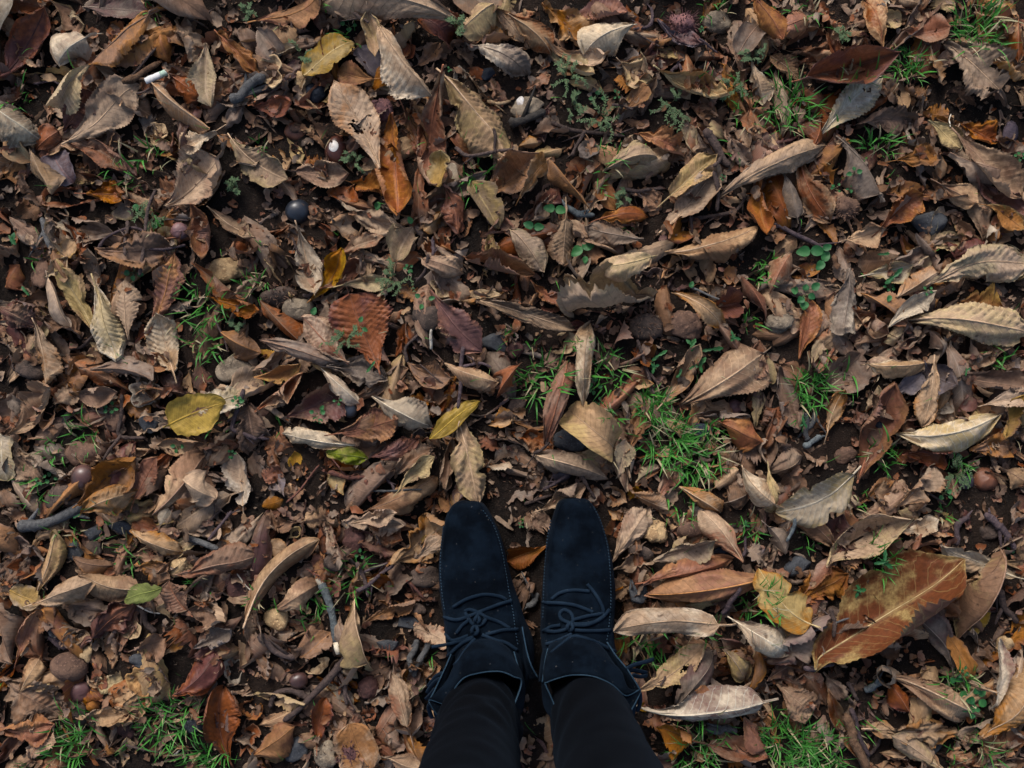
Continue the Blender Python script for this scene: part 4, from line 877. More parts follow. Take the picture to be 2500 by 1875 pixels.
def blob(rx, ry, rz, g, nu=26, nv=14, amp=.12, fr=2.0, fine=0.0):
    th = np.linspace(0, 2 * math.pi, nu, endpoint=False); ph = np.linspace(-math.pi / 2, math.pi / 2, nv + 1)
    T, Ph = np.meshgrid(th, ph, indexing='ij')
    d = np.stack([np.cos(Ph) * np.cos(T), np.cos(Ph) * np.sin(T), np.sin(Ph)], -1)
    A = g.normal(0, fr, (7, 3)); p0 = g.uniform(0, 6.28, 7)
    R = 1 + amp * sum(np.sin(d @ A[i] + p0[i]) for i in range(7)) / 2.6
    if fine:
        A2 = g.normal(0, 9, (8, 3)); R += fine * sum(np.sin(d @ A2[i] + p0[i % 7]) for i in range(8)) / 3
    Vv = d * R[..., None] * np.array([rx, ry, rz])
    r = nv + 1
    F = [(i * r + j, ((i + 1) % nu) * r + j, ((i + 1) % nu) * r + j + 1, i * r + j + 1) for i in range(nu) for j in range(nv)]
    return Vv.reshape(-1, 3), F
def bowl(rx, ry, depth, g, inner=False, nu=30, nv=8):
    th = np.linspace(0, 2 * math.pi, nu, endpoint=False); s = np.linspace(0.02, 1, nv + 1)
    T, S = np.meshgrid(th, s, indexing='ij')
    wob = 1 + .07 * np.sin(2 * T + g.uniform(0, 6)) + .10 * np.sin(3 * T + g.uniform(0, 6)) + .06 * np.sin(7 * T + g.uniform(0, 6)) - .32 * np.exp(-((T - g.uniform(1, 5)) / .35) ** 2)
    pt = 1 + 0.12 * np.maximum(0, np.cos(T)) ** 6                       # husks come to a point
    k = .9 if inner else 1.0
    X = rx * k * S * wob * pt * np.cos(T); Y = ry * k * S * wob * np.sin(T)
    Z = -depth * (1 - S ** 2.6) * (.78 if inner else 1.0)
    if inner: Z += depth * (0.03 + (.16 * np.sin(3 * T + S * 5 + g.uniform(0, 6)) + .10 * np.sin(8 * T - S * 9)) * S * (1 - S) * 4)
    Z += .10 * depth * np.sin(2 * T + 1.0) * S ** 2
    r = nv + 1
    V = np.stack([X, Y, Z], -1).reshape(-1, 3)
    F = [(i * r + j, ((i + 1) % nu) * r + j, ((i + 1) % nu) * r + j + 1, i * r + j + 1) for i in range(nu) for j in range(nv)]
    if inner:                                                            # rolled lip down to the outer shell
        n0 = len(V)
        lip = np.stack([rx * .955 * wob[:, -1] * pt[:, -1] * np.cos(th), ry * .955 * wob[:, -1] * np.sin(th), depth * (.09 + 0 * th)], -1)
        lip2 = np.stack([rx * 1.003 * wob[:, -1] * pt[:, -1] * np.cos(th), ry * 1.003 * wob[:, -1] * np.sin(th), depth * (-.02 + 0 * th) + .10 * depth * np.sin(2 * th + 1.0)], -1)
        lip[:, 2] += .10 * depth * np.sin(2 * th + 1.0)
        V = np.concatenate([V, lip, lip2])
        for i in range(nu):
            i2 = (i + 1) % nu
            F.append((i * r + nv, i2 * r + nv, n0 + i2, n0 + i)); F.append((n0 + i, n0 + i2, n0 + nu + i2, n0 + nu + i))
    return V, F
def tilt_of(g, s=.3):
    return (Matrix.Rotation(g.normal(0, s), 3, 'X') @ Matrix.Rotation(g.normal(0, s), 3, 'Y'))
def app(M, V): return V @ np.array(M).T
SCARM = noisy_mat("conker_scar", (.62, .60, .56), (.45, .40, .36), 200, .7, .2, .4, .0006)
LINM = {t: noisy_mat("husk_lining_" + t, tuple(min(.55, c * 1.25 + .03) for c in RT[t][0]), tuple(c * .8 for c in RT[t][1]), 110, .75, .2, .7, .002) for t in 'tgbko'}
for row in ROUND.replace('\n', ';').split(';'):
    q = row.split()
    c, r, x, y, rx, ry = [float(v) for v in q[:6]]; kind, t = q[6], q[7]
    s = src(c, r, x, y)
    g = np.random.default_rng(int(s[0] * 11 + s[1] * 17))
    mark = any(m[3] == 'round' and math.hypot(s[0] - m[2][0], s[1] - m[2][1]) < 12 for m in LM)
    if not mark and kind in ('lump', 'stone', 'cup') and (max(rx, ry) < 50 or g.random() < .3): continue
    p = P(*s, 0.025)
    rx *= K * MPP; ry *= K * MPP
    M = tilt_of(g, .22)
    parts = []
    if kind in ('stone',):
        V, F = blob(rx, ry, min(rx, ry) * g.uniform(.5, .8), g, 26, 14, .2, 1.7, .03)
        for _ in range(9):                                               # broken faces
            d = g.normal(0, 1, 3); d[2] = abs(d[2]); d /= np.linalg.norm(d)
            ext = (V @ d).max() * g.uniform(.62, .9); ov = np.maximum(0, V @ d - ext); V -= ov[:, None] * d
        if t == 'd': V[:, 2] = np.clip(V[:, 2], -.5 * min(rx, ry), .32 * min(rx, ry))
        parts = [('stone', V, F, rmat('stone', t))]; low = .0 * min(rx, ry); nm, cat = 'stone', 'stone'; desc = ' stone'
    elif kind.startswith('conker'):
        V, F = blob(rx, ry, min(rx, ry) * .85, g, 26, 14, .07 if t in 'sn' else .15, 1.6, .0 if t in 'smn' else .05)
        parts = [('nut', V, F, rmat('conker', t))]; low = (.15 if t in 'sn' else -.15) * min(rx, ry); nm, cat = 'conker', 'conker'; desc = ' conker'
        if t in 's' or kind == 'conkerhalf':
            SV, SF = blob(rx * .5, ry * .46, min(rx, ry) * .3, g, 18, 8, .05, 1.5)
            SV += np.array([-.10 * rx, (.22 if t == 's' else .1) * ry, min(rx, ry) * .70])
            parts.append(('scar', SV, SF, SCARM if t == 's' else rmat('stone', 'p' if t in 'wp' else 'b')))
    elif kind == 'cup':
        dp = min(rx, ry) * g.uniform(.38, .6)
        M = tilt_of(g, .28)
        gs = int(g.integers(1e6))
        V, F = bowl(rx, ry, dp, np.random.default_rng(gs)); V2, F2 = bowl(rx, ry, dp, np.random.default_rng(gs), True)
        rot = np.array(Matrix.Rotation(g.uniform(0, 6.28) if abs(rx - ry) < .15 * rx else (0 if rx > ry else math.pi / 2), 3, 'Z'))
        if not abs(rx - ry) < .15 * rx: rot = np.eye(3)
        tt = t if t in LINM else 'g'
        parts = [('shell', V @ rot.T, F, rmat('husk', 'b' if t in 'to' else t)), ('lining', V2 @ rot.T, F2, LINM[tt])]
        low = dp * .3; nm, cat = 'chestnut_husk', 'husk'; desc = ' open husk shell'
    else:
        rz = min(rx, ry) * (.85 if kind == 'pod' else .62)
        V, F = blob(rx, ry, rz, g, 30, 16, .05 if kind == 'pod' else .22, 1.8, {'warty': .10, 'lump': .06, 'spiky': .04}.get(kind, .02))
        if kind == 'ridged':
            an = np.arctan2(V[:, 1], V[:, 0]); a0 = g.uniform(0, 6)
            V *= (1 + .13 * np.abs(np.sin(1.5 * (an + a0))) - .09)[:, None]
        if kind == 'lump' and g.random() < .6:
            V[:, 2] *= np.where(V[:, 2] > 0, .75, 1)
        parts = [('shell', V, F, rmat('husk', t))]
        low = (.3 if kind != 'lump' else .05) * rz; nm, cat = 'chestnut_husk', 'husk'
        desc = {'spiky': ' spiny husk', 'warty': ' warty husk', 'ridged': ' ridged husk', 'pod': ' seed pod'}.get(kind, ' closed husk')
        if kind in ('spiky', 'warty'):
            ac = Acc(); ns = 110 if kind == 'spiky' else 26
            for _ in range(ns):
                d = g.normal(0, 1, 3); d[2] = abs(d[2]) * .9 + .02; d /= np.linalg.norm(d)
                b0 = d * np.array([rx, ry, rz]) * .97
                le = (g.uniform(.18, .42) if kind == 'spiky' else .12) * min(rx, ry)
                d2 = d + g.normal(0, .35, 3)
                ac.add(*tube([b0, b0 + d2 * le * .5, b0 + d2 * le], [.0007, .0005, .00012], 4))
            parts.append(('spines', np.concatenate(ac.V), ac.F, rmat('husk', 'b' if t != 'p' else 'p')))
    if abs(s[0] - src(2, 0, 105, 660)[0]) < 2 and abs(s[1] - src(2, 0, 105, 660)[1]) < 2:
        SV, SF = blob(.006, .0065, .0018, g, 16, 8, .25, 2.2); ii = int(np.argmin((V[:, 0] + .4 * rx) ** 2 + (V[:, 1] - .15 * ry) ** 2 - V[:, 2] * .01))
        parts.append(('white_splash', SV + V[ii], SF, SCARM))
    allV = [app(M, Vp) for _, Vp, _, _ in parts]
    i_, j_ = cells(p.x + allV[0][:, 0], p.y + allV[0][:, 1])
    z = float(np.quantile(HM_[i_, j_], .4)) + low
    z = min(z, .045 + low)
    np.maximum.at(HM_, (i_, j_), allV[0][:, 2] + z)
    own = own_label(s, 'round', 12)
    look = ('small ' if max(rx, ry) < .0085 else '') + RNAME[t] + desc
    lab = own or rel_label(look, s)
    grp = {'stone': 'stones among the leaves', 'conker': 'conkers among the leaves', 'husk': 'chestnut husks among the leaves'}[cat]
    if len(parts) == 1:
        tag(link(nm, mesh_from(nm, allV[0], parts[0][2], parts[0][3]), None, (p.x, p.y, z)), lab, cat, grp)
    else:
        o = tag(empty(nm, (p.x, p.y, z)), lab, cat, grp)
        for (pn, _, F, m), Vp in zip(parts, allV):
            ch = link(pn, mesh_from(pn, Vp, F, m), o)
            if pn == 'spines': ch['kind'] = 'stuff'

for q in rows[n_dark:]: lay_leaf(q)
tag(lit.build("leaf_litter"), 'crumbled brown leaf litter covering the dark soil', 'leaf litter', kind='stuff')

# ------------------------------------------------------------------ twigs
TWT = {'g': ((.10, .10, .10), (.05, .05, .052)), 'k': ((.085, .06, .052), (.045, .033, .03)), 'v': ((.095, .068, .072), (.05, .037, .042)), 'b': ((.17, .1, .06), (.09, .05, .03)),
       't': ((.35, .24, .14), (.2, .13, .07)), 'r': ((.18, .075, .05), (.11, .055, .05)), 'n': ((.13, .15, .155), (.07, .08, .085)), 'w': ((.58, .53, .44), (.4, .35, .28)), 'd': ((.045, .04, .036), (.025, .022, .02))}
TWM = {k: noisy_mat("bark_" + k, a, b, 220, .85, .12, 1.0, .003, tuple(c * 1.8 for c in a)) for k, (a, b) in TWT.items()}
TWN = {'g': 'grey', 'k': 'dark brown', 'v': 'mauve-brown', 'b': 'brown', 't': 'straw-coloured', 'r': 'reddish', 'n': 'blue-grey', 'w': 'whitish', 'd': 'blackish'}
PALE = noisy_mat("broken_wood", (.62, .55, .42), (.42, .34, .24), 200, .8, .2, .6, .001)
def twig(c, r, th, t, pts, ends=0):
    ss = [src(c, r, pts[i], pts[i + 1]) for i in range(0, len(pts), 2)]
    g = np.random.default_rng(int(ss[0][0] * 5 + ss[0][1] * 3))
    rad = th * K * MPP / 2
    w = [P(*s, 0.03) for s in ss]
    path = catmull([(v.x, v.y, 0) for v in w], 9)
    hz = np.array([litter_z(a[0], a[1], .004) for a in path])
    base = np.quantile(hz, .75)
    lin = np.polyfit(np.linspace(0, 1, len(path)), hz, 1)
    path[:, 2] = np.clip(.5 * base + .5 * np.polyval(lin, np.linspace(0, 1, len(path))), .0, .05) + rad * .8
    n = len(path)
    path[:, :2] += rad * .45 * np.stack([np.sin(np.linspace(0, g.uniform(3, 9), n) + k) for k in (0, 2)], -1)
    rr = rad * np.linspace(1.08, .82, n) * (1 + .08 * np.sin(np.linspace(0, g.uniform(5, 12), n) + g.uniform(0, 6))) * g.uniform(.96, 1.04, n)
    kn = g.integers(1, n - 1); rr[kn] *= 1.3; rr[0] *= .6; rr[-1] *= .45
    mid = ss[len(ss) // 2]; mid = ((ss[0][0] + ss[-1][0]) / 2, (ss[0][1] + ss[-1][1]) / 2) if len(ss) < 3 else mid
    p0 = path[0].copy()
    sz = 'thick ' if th >= 40 else 'thin ' if th <= 16 else ''
    own = own_label(mid, 'twig', 45) if th >= 50 else None
    L = np.linalg.norm(np.diff(path, axis=0), axis=1).sum()
    shp = '' if len(ss) < 3 or L < 1.1 * np.linalg.norm(path[-1] - path[0]) else 'bent '
    lab = own or rel_label(sz + TWN[t] + ' ' + shp + 'twig', mid)
    o = tag(empty("twig", p0), lab, 'twig', 'twigs among the leaves')
    V, F = tube(path - p0, rr, 8)
    link("bark", mesh_from("bark", V, F, TWM[t]), o)
    if ends:
        for a, b in ((0, 1), (-1, -2)):
            e = path[a] - p0; d = e - (path[b] - p0); d /= np.linalg.norm(d)
            k_ = ends * rad if ends else .35 * rad
            V, F = tube([e - d * rad * .3, e + d * k_ * .5, e + d * k_], [rad * .9, rad * .78, rad * .5], 8)
            link("broken_end", mesh_from("broken_end", V, F, PALE), o)
    elif t != 'w':                                          # a side spur
        for _ in range(1 if th < 18 else int(g.integers(1, 4))):
            k_ = int(g.integers(1, n - 2)); d = path[k_ + 1] - path[k_]; d /= np.linalg.norm(d)
            sd = np.array([-d[1], d[0], .3]) * (1 if g.random() < .5 else -1) * g.uniform(.4, 1.1) + d * (1 if g.random() < .7 else -1)
            le = g.uniform(1.6, 3) if g.random() < .5 else g.uniform(4, 9)
            V, F = tube([path[k_] - p0, path[k_] - p0 + sd * rad * le * .5, path[k_] - p0 + sd * rad * le + np.array([0, 0, rad * .4])], [rad * .62, rad * .42, rad * .16], 6)
            link("spur", mesh_from("spur", V, F, TWM[t]), o)
twig(1, 2, 52, 'n', [400, 490, 440, 580, 490, 720, 525, 850], 2.6)
for row in TWIGS.replace('\n', ';').split(';'):
    q = row.split()
    twig(float(q[0]), float(q[1]), float(q[2]), q[3], [float(v) for v in q[4:]])

# ------------------------------------------------------------------ the cigarette butt
p = P(*src(0, 0, 1000, 480), .03); a_, b_ = P(*src(0, 0, 928, 512), .03), P(*src(0, 0, 1068, 452), .03)
d_ = (b_ - a_).normalized(); z0 = litter_z(p.x, p.y) + .004
o = tag(empty("cigarette_butt", (p.x, p.y, z0)), LMK[0][1], 'cigarette butt'); USED.add(LMK[0][1])
g = np.random.default_rng(3)
pa = np.array([np.array(a_ - p) * (1, 1, 0) + np.array(b_ - a_) * (1, 1, 0) * t for t in np.linspace(0, .72, 8)])
V, F = tube(pa, .0044 * g.uniform(.9, 1.1, 8), 12, True, .75)
link("paper", mesh_from("paper", V, F, noisy_mat("cigarette_paper", (.74, .74, .72), (.58, .58, .55), 150, .85, .2, .5, .001)), o)
pb = np.array([np.array(a_ - p) * (1, 1, 0) + np.array(b_ - a_) * (1, 1, 0) * t for t in np.linspace(.7, 1.0, 5)])
V, F = tube(pb, .0043 * g.uniform(.85, 1.1, 5), 12, True, .8)
link("filter_end", mesh_from("filter_end", V, F, noisy_mat("stained_filter", (.30, .42, .33), (.5, .55, .5), 200, .85, .2, .6, .001)), o)

# ------------------------------------------------------------------ grass
def green_mat(name, A, B, rough=.5):
    m, n, l, bs, out = nt(name)
    at = n.new('ShaderNodeAttribute'); at.attribute_name = 'rnd'
    tc = n.new('ShaderNodeTexCoord')
    col = mixc(n, l, at.outputs['Fac'], A, B)
    col = mixc(n, l, mathn(n, l, 'MULTIPLY', noise(n, l, tc.outputs['Object'], 260, 3, .6), .5), col, tuple(c * .45 for c in A))
    straw = ramp(n, l, at.outputs['Fac'], .82, .86)
    if name == 'grass_blades': col = mixc(n, l, straw, col, (.34, .29, .17))
    l.new(col, bs.inputs['Base Color'])
    bs.inputs['Roughness'].default_value = rough; bs.inputs['Specular IOR Level'].default_value = .35
    tr = n.new('ShaderNodeBsdfTranslucent'); l.new(col, tr.inputs[0])
    ms = n.new('ShaderNodeMixShader'); ms.inputs[0].default_value = .28
    l.new(bs.outputs[0], ms.inputs[1]); l.new(tr.outputs[0], ms.inputs[2]); l.new(ms.outputs[0], out.inputs[0])
    return m
GM = green_mat('grass_blades', (.03, .15, .022), (.10, .36, .05))
WM = green_mat('weed_leaves', (.016, .105, .03), (.04, .17, .042), .55)
HM2 = green_mat('sprig_leaves', (.07, .13, .055), (.13, .2, .09), .7)
def with_rnd(me, vals):
    a = me.attributes.new('rnd', 'FLOAT', 'POINT'); a.data.foreach_set('value', np.asarray(vals, np.float32)); return me
g = np.random.default_rng(77)
GV, GF, GR = [], [], []
def blade(x, y, z, L, w, az, lean, rn):
    nseg = 6; t = np.linspace(0, 1, nseg + 1)
    ang = (math.pi / 2 - .25 * g.random()) - lean * t ** 1.2
    ds = L / nseg
    h = np.concatenate([[0], np.cumsum(np.cos(ang[1:]) * ds)]); v = np.concatenate([[0], np.cumsum(np.sin(ang[1:]) * ds)])
    sw = g.normal(0, .12) * h
    wd = w * np.clip(1 - t ** 2.2, .04, 1) * .5
    ca, sa = math.cos(az), math.sin(az)
    cx = x + ca * h - sa * sw; cy = y + sa * h + ca * sw
    n0 = sum(len(q) for q in GV)
    left = np.stack([cx - sa * wd, cy + ca * wd, z + v + wd * .5], -1); mid = np.stack([cx, cy, z + v], -1)
    right = np.stack([cx + sa * wd, cy - ca * wd, z + v + wd * .5], -1)
    GV.append(np.stack([left, mid, right], 1).reshape(-1, 3)); GR.append(np.full(3 * (nseg + 1), rn))
    for i in range(nseg):
        b0 = n0 + 3 * i
        GF.append((b0, b0 + 1, b0 + 4, b0 + 3)); GF.append((b0 + 1, b0 + 2, b0 + 5, b0 + 4))
for x, y, rad, nb in gspots:
    lush = nb >= 60
    for _ in range(int(nb * (.9 if lush else .8))):
        a, rr = g.uniform(0, 6.28), rad * math.sqrt(g.random()) * .82
        bx, by = x + rr * math.cos(a), y + rr * math.sin(a)
        if in_boot(bx, by): continue
        i_, j_ = cells(np.array([bx]), np.array([by]))
        z = max(-.002, HM_[i_, j_][0] - .012)
        L = min(.042, (rad * g.uniform(.35, 1.0) + .008) * (1 if g.random() < .8 else 1.4))
        blade(bx, by, z, L, g.uniform(.0008, .0031), g.uniform(0, 6.28) if g.random() < .6 else a + g.normal(0, .6), g.uniform(.5, 1.9), g.random())
for _ in range(150):                                                     # stray blades
    bx, by = g.uniform(-.7, .7), g.uniform(-.55, .52)
    if in_boot(bx, by): continue
    i_, j_ = cells(np.array([bx]), np.array([by]))
    blade(bx, by, HM_[i_, j_][0] - .004, g.uniform(.012, .03), g.uniform(.0006, .0014), g.uniform(0, 6.28), g.uniform(.8, 1.7), g.random())
for _ in range(2600):                                                    # tufts past the frame
    if _ % 40 == 0:
        tx, ty = g.uniform(-2.2, 2.2), g.uniform(-2, 2)
        while abs(tx) < .75 and -.6 < ty < .58: tx, ty = g.uniform(-2.2, 2.2), g.uniform(-2, 2)
    blade(tx + g.normal(0, .03), ty + g.normal(0, .03), .005, g.uniform(.02, .05), .0018, g.uniform(0, 6.28), g.uniform(.4, 1.6), g.random())
tag(link("grass", with_rnd(mesh_from("grass", np.concatenate(GV), GF, GM), np.concatenate(GR))), 'short green grass growing in tufts through the leaves', 'grass', kind='stuff')

# ------------------------------------------------------------------ little plants
def plant_leaf(L, W, g, lobes=0, cup=.25):
    nu, nv = (18, 6) if lobes else (9, 6)
    u = np.linspace(0, 1, nu + 1); v = np.linspace(-1, 1, nv + 1)
    f = np.sin(np.pi * np.clip(u, 0, 1) ** (.75)) ** .7
    if lobes: f = (.25 + .75 * u) * np.sin(np.pi * u ** 1.3) ** .6 * (1 - .38 * np.abs(np.sin(lobes * np.pi * u)))
    U, VV = np.meshgrid(u, v, indexing='ij')
    X = U * L; Y = VV * f[:, None] * W / 2
    Z = cup * W * (VV ** 2) * f[:, None] * .6 - cup * .5 * L * (U - .4) ** 2 + .03 * W * np.sin(9 * U + VV * 3)
    r = nv + 1
    return np.stack([X, Y, Z], -1).reshape(-1, 3), [(i * r + j, (i + 1) * r + j, (i + 1) * r + j + 1, i * r + j + 1) for i in range(nu) for j in range(nv)]
STEM = noisy_mat("plant_stem", (.09, .14, .05), (.13, .1, .06), 150, .6, .3, .3, .001)
for row in WEEDS.replace('\n', ';').split(';'):
    q = row.split(); c, r, x, y, rad = [float(v) for v in q[:5]]; kd = q[5]
    s = src(c, r, x, y); g = np.random.default_rng(int(s[0] * 3 + s[1] * 29)); p = P(*s, .025); R = rad * K * MPP
    z = max(.004, litter_z(p.x, p.y, R * .5)) - .002
    kdw = {'c': 'clover-like seedling', 'd': 'serrated green weed', 'h': 'wiry pale green sprig', 'b': 'small round-leaved green seedling'}[kd]
    own = own_label(s, 'weed', 12)
    o = tag(empty("weed_plant", (p.x, p.y, z)), own or rel_label(('tiny ' if rad < 42 and kd != 'b' else '') + kdw, s), 'weed', 'green weeds among the leaves')
    if kd == 'h':
        st, lf, rv = Acc(), Acc(), []
        for k_ in range(int(4 + rad / 22)):
            a = g.uniform(0, 6.28); L = R * g.uniform(.6, 1.25)
            pts = [(R * .15 * math.cos(a), R * .15 * math.sin(a), 0)]
            for tt in (.35, .7, 1.0):
                a += g.normal(0, .35)
                pts.append((L * tt * math.cos(a), L * tt * math.sin(a), .010 * math.sin(tt * 2.4) + g.uniform(.002, .008)))
            pth = catmull(pts, 4); st.add(*tube(pth, np.linspace(.0005, .00025, len(pth)), 4))
            for m_ in range(2, len(pth)):
                for sd in (-1, 1):
                    V, F = plant_leaf(g.uniform(.002, .0048), g.uniform(.0009, .0018), g)
                    d = pth[m_] - pth[m_ - 1]; an = math.atan2(d[1], d[0]) + sd * g.uniform(.5, 1.2)
                    V = place(V, pth[m_][0], pth[m_][1], an); V[:, 2] += pth[m_][2]
                    lf.add(V, F); rv += [g.random()] * len(V)
        link("stem", st.mesh("stem", STEM), o)
        ch = link("leaf_sprays", with_rnd(lf.mesh("leaf_sprays", HM2), rv), o); ch['kind'] = 'stuff'
    else:
        n_ = {'c': int(g.integers(5, 9)) if rad > 70 else int(g.integers(3, 6)), 'd': int(g.integers(2, 4)), 'b': 2 if rad > 50 else 1}[kd]
        a0 = g.uniform(0, 6.28)
        for k_ in range(n_):
            a = a0 + k_ * 6.28 / n_ + g.normal(0, .3)
            if kd == 'c': L, W, off = R * g.uniform(.45, .7), R * g.uniform(.4, .62), R * g.uniform(.15, .55)
            elif kd == 'd': L, W, off = R * g.uniform(1.0, 1.5), R * g.uniform(.45, .7), -R * .5
            else: L, W, off = R * 1.3, R * .95, -R * .4 if n_ == 1 else 0
            V, F = plant_leaf(L, W, g, 4 if kd == 'd' else 0)
            V = place(V, off * math.cos(a), off * math.sin(a), a); V[:, 2] += .005 + .004 * g.random()
            link("leaflet", with_rnd(mesh_from("leaflet", V, F, WM), [g.random()] * len(V)), o)
            V, F = tube([(0, 0, -.004), (off * .5 * math.cos(a), off * .5 * math.sin(a), .004), (off * math.cos(a), off * math.sin(a), .005)], [.0006, .0005, .0004], 5)
            link("stem", mesh_from("stem", V, F, STEM), o)

# ------------------------------------------------------------------ the person: black trousers, navy suede moccasin boots
Q5 = 700.0 / 1659.0
def W5(x, y, z): return np.array(P(1000 + Q5 * x, 1175 + Q5 * y, z))
def suede(name, A, B, rough=.95):
    m, n, l, bs, out = nt(name)
    tc = n.new('ShaderNodeTexCoord')
    f1 = noise(n, l, tc.outputs['Object'], 28, 5, .6); f2 = noise(n, l, tc.outputs['Object'], 900, 3, .7); f3 = noise(n, l, tc.outputs['Object'], 260, 2, .5)
    col = mixc(n, l, ramp(n, l, f1, .35, .68), A, B)
    col = mixc(n, l, mathn(n, l, 'MULTIPLY', f2, .5), col, tuple(c * .4 for c in A))
    lint = ramp(n, l, f3, .72, .75)
    if 'suede' in name: col = mixc(n, l, mathn(n, l, 'MULTIPLY', lint, .3), col, (.10, .10, .10))
    l.new(col, bs.inputs['Base Color'])
    bs.inputs['Roughness'].default_value = rough; bs.inputs['Specular IOR Level'].default_value = .03
    bs.inputs['Sheen Weight'].default_value = .02; bs.inputs['Sheen Roughness'].default_value = .5
    bs.inputs['Sheen Tint'].default_value = (.25, .4, .65, 1)
    bp = n.new('ShaderNodeBump'); bp.inputs['Strength'].default_value = .5; bp.inputs['Distance'].default_value = .0008
    l.new(mathn(n, l, 'ADD', f2, f1), bp.inputs['Height']); l.new(bp.outputs[0], bs.inputs['Normal'])
    return m
SUEDE = suede("navy_suede", (.0010, .0021, .0041), (.0038, .0080, .0148))
EDGE = suede("raw_suede_edge", (.014, .030, .048), (.030, .056, .082))
LACE = suede("lace_suede", (.006, .0125, .0225), (.011, .021, .036))
SOLE = suede("dark_sole", (.010, .011, .013), (.016, .016, .018))
STITCH = suede("stitch_thread", (.015, .029, .046), (.034, .060, .086))
DENIM = suede("black_denim", (.0009, .0010, .0014), (.0016, .0018, .0025))
person = tag(empty("person", (.025, -.33, 0)), 'person in black trousers and navy suede lace-up boots, seen from above', 'person')
p0v = np.array(person.location)

def loft(rows, closed=True):
    n = len(rows[0]); V = np.concatenate(rows); F = []
    for i in range(len(rows) - 1):
        for k in range(n if closed else n - 1):
            k2 = (k + 1) % n
            F.append((i * n + k, i * n + k2, (i + 1) * n + k2, (i + 1) * n + k))
    return V, F
SEC = [(-.80, 0), (-.93, .03), (-1.0, .14), (-1.02, .34), (-1.0, .52), (-.965, .66), (-.92, .775), (-.885, .83), (-.85, .815), (-.80, .825), (-.68, .875), (-.5, .93), (-.28, .975), (0, 1.0)]
SEC = SEC + [(-a, b) for a, b in SEC[-2::-1]]
SEC = SEC + [(.4, -.01), (0, -.01), (-.4, -.01)]
Z0 = .014
def boot(stations, shaft, cuffs, flaps, stitches, laces, knots, fringe, label):
    """stations: (y, x left, x right, height) along the foot in crop units; everything else lies on the surface they give"""
    root = empty("boot", (0, 0, 0)); root.parent = person; root.location = -Vector(p0v); root['label'] = label
    st = np.array(stations, float); yy = np.linspace(0, 1, 46)
    tt = np.linspace(0, 1, len(st))
    cs = catmull(st, 8); idx = np.linspace(0, len(cs) - 1, 46)
    cs = np.stack([np.interp(idx, np.arange(len(cs)), cs[:, k]) for k in range(4)], 1)
    rows = []
    for y, xl, xr, h in cs:
        zc = Z0 + .30 * h
        a, b = W5(xl, y, zc), W5(xr, y, zc)
        c, hw = (a + b) / 2, max((b[0] - a[0]) / 2 / 1.02, .002)
        rows.append(np.array([[c[0] + hw * sx, c[1], Z0 + h * sz] for sx, sz in SEC]))
    V, F = loft(rows)
    n = len(SEC)
    F.append(tuple(range(n))); F.append(tuple((len(rows) - 1) * n + k for k in range(n - 1, -1, -1)))
    g = np.random.default_rng(9)
    f_ = nz(g, 5, 60); V[:, 2] += .0010 * f_(V[:, 0], V[:, 1])
    ys = V[:, 1]; cr = sum(np.exp(-((ys - (yc + .006 * np.sin(V[:, 0] * 55 + k))) / .0035) ** 2) * d_ for k, (yc, d_) in enumerate(((-.160, .0014), (-.172, .0022), (-.186, .0016), (-.203, .0024), (-.222, .0026))))
    V[:, 2] -= cr * (V[:, 2] > Z0 + .03)
    link("vamp", mesh_from("vamp", V, F, SUEDE), root)
    SV = [r[[0, 1, 2]] for r in rows]
    # sole: a slab under the foot
    outl = np.concatenate([np.array([[r[1][0] - .002, r[1][1]] for r in rows]), np.array([[r[n - 5][0] + .002, r[n - 5][1]] for r in rows[::-1]])])
    so = [np.column_stack([outl, np.full(len(outl), z)]) for z in (Z0 - .009, Z0 + .004)]
    VV, FF = loft(so); m = len(outl); FF.append(tuple(range(m - 1, -1, -1))); FF.append(tuple(range(m, 2 * m)))
    link("sole", mesh_from("sole", VV, FF, SOLE), root)
    # ankle shaft: rings given as points (x, y, z)
    sr = [catmull([W5(*q) for q in ring] + [W5(*ring[0])], 7)[:-1] for ring in shaft]
    k_ = []
    for i in range(len(sr) - 1):
        for t in np.linspace(0, 1, 7)[:-1]: k_.append(sr[i] * (1 - t) + sr[i + 1] * t)
    k_.append(sr[-1])
    f2 = nz(g, 5, 45)
    k_ = [kk + .0012 * np.stack([f2(kk[:, 0], kk[:, 2] * 2), f2(kk[:, 1], kk[:, 2] * 2 + 1), 0 * kk[:, 0]], -1) for kk in k_]
    V2, F2 = loft(k_)
    sh = link("shaft", mesh_from("shaft", V2, F2, SUEDE), root)
    md = sh.modifiers.new('thick', 'SOLIDIFY'); md.thickness = .0022; md.offset = 0
    rim = np.concatenate([sr[-1], sr[-1][:1]])
    V3, F3 = tube(rim + np.array([0, 0, .0004]), .00095, 6, False)
    link("cuff_edge", mesh_from("cuff_edge", V3, F3, EDGE), sh)
    # loose side flaps: each a bent sheet with a raw edge
    for fl in flaps:
        A, B = [catmull([W5(*q) for q in e], 6) for e in fl]
        m = min(len(A), len(B)); A, B = A[:m], B[:m]
        VV, FF = loft([A, .5 * (A + B) + np.array([0, 0, .002]), B], False)
        fo = link("side_flap", mesh_from("side_flap", VV, FF, SUEDE), root)
        md = fo.modifiers.new('thick', 'SOLIDIFY'); md.thickness = .002
        ring = np.concatenate([A, B[-1:]])
        VV, FF = tube(A + np.array([0, 0, .0008]), .0009, 6)
        link("flap_edge", mesh_from("flap_edge", VV, FF, EDGE), fo)
    # surface finder: what the eye meets first along a sight line, so seams and laces lie ON the leather
    TV = np.concatenate([V, V2]); TF = F + [tuple(i + len(V) for i in f) for f in F2]
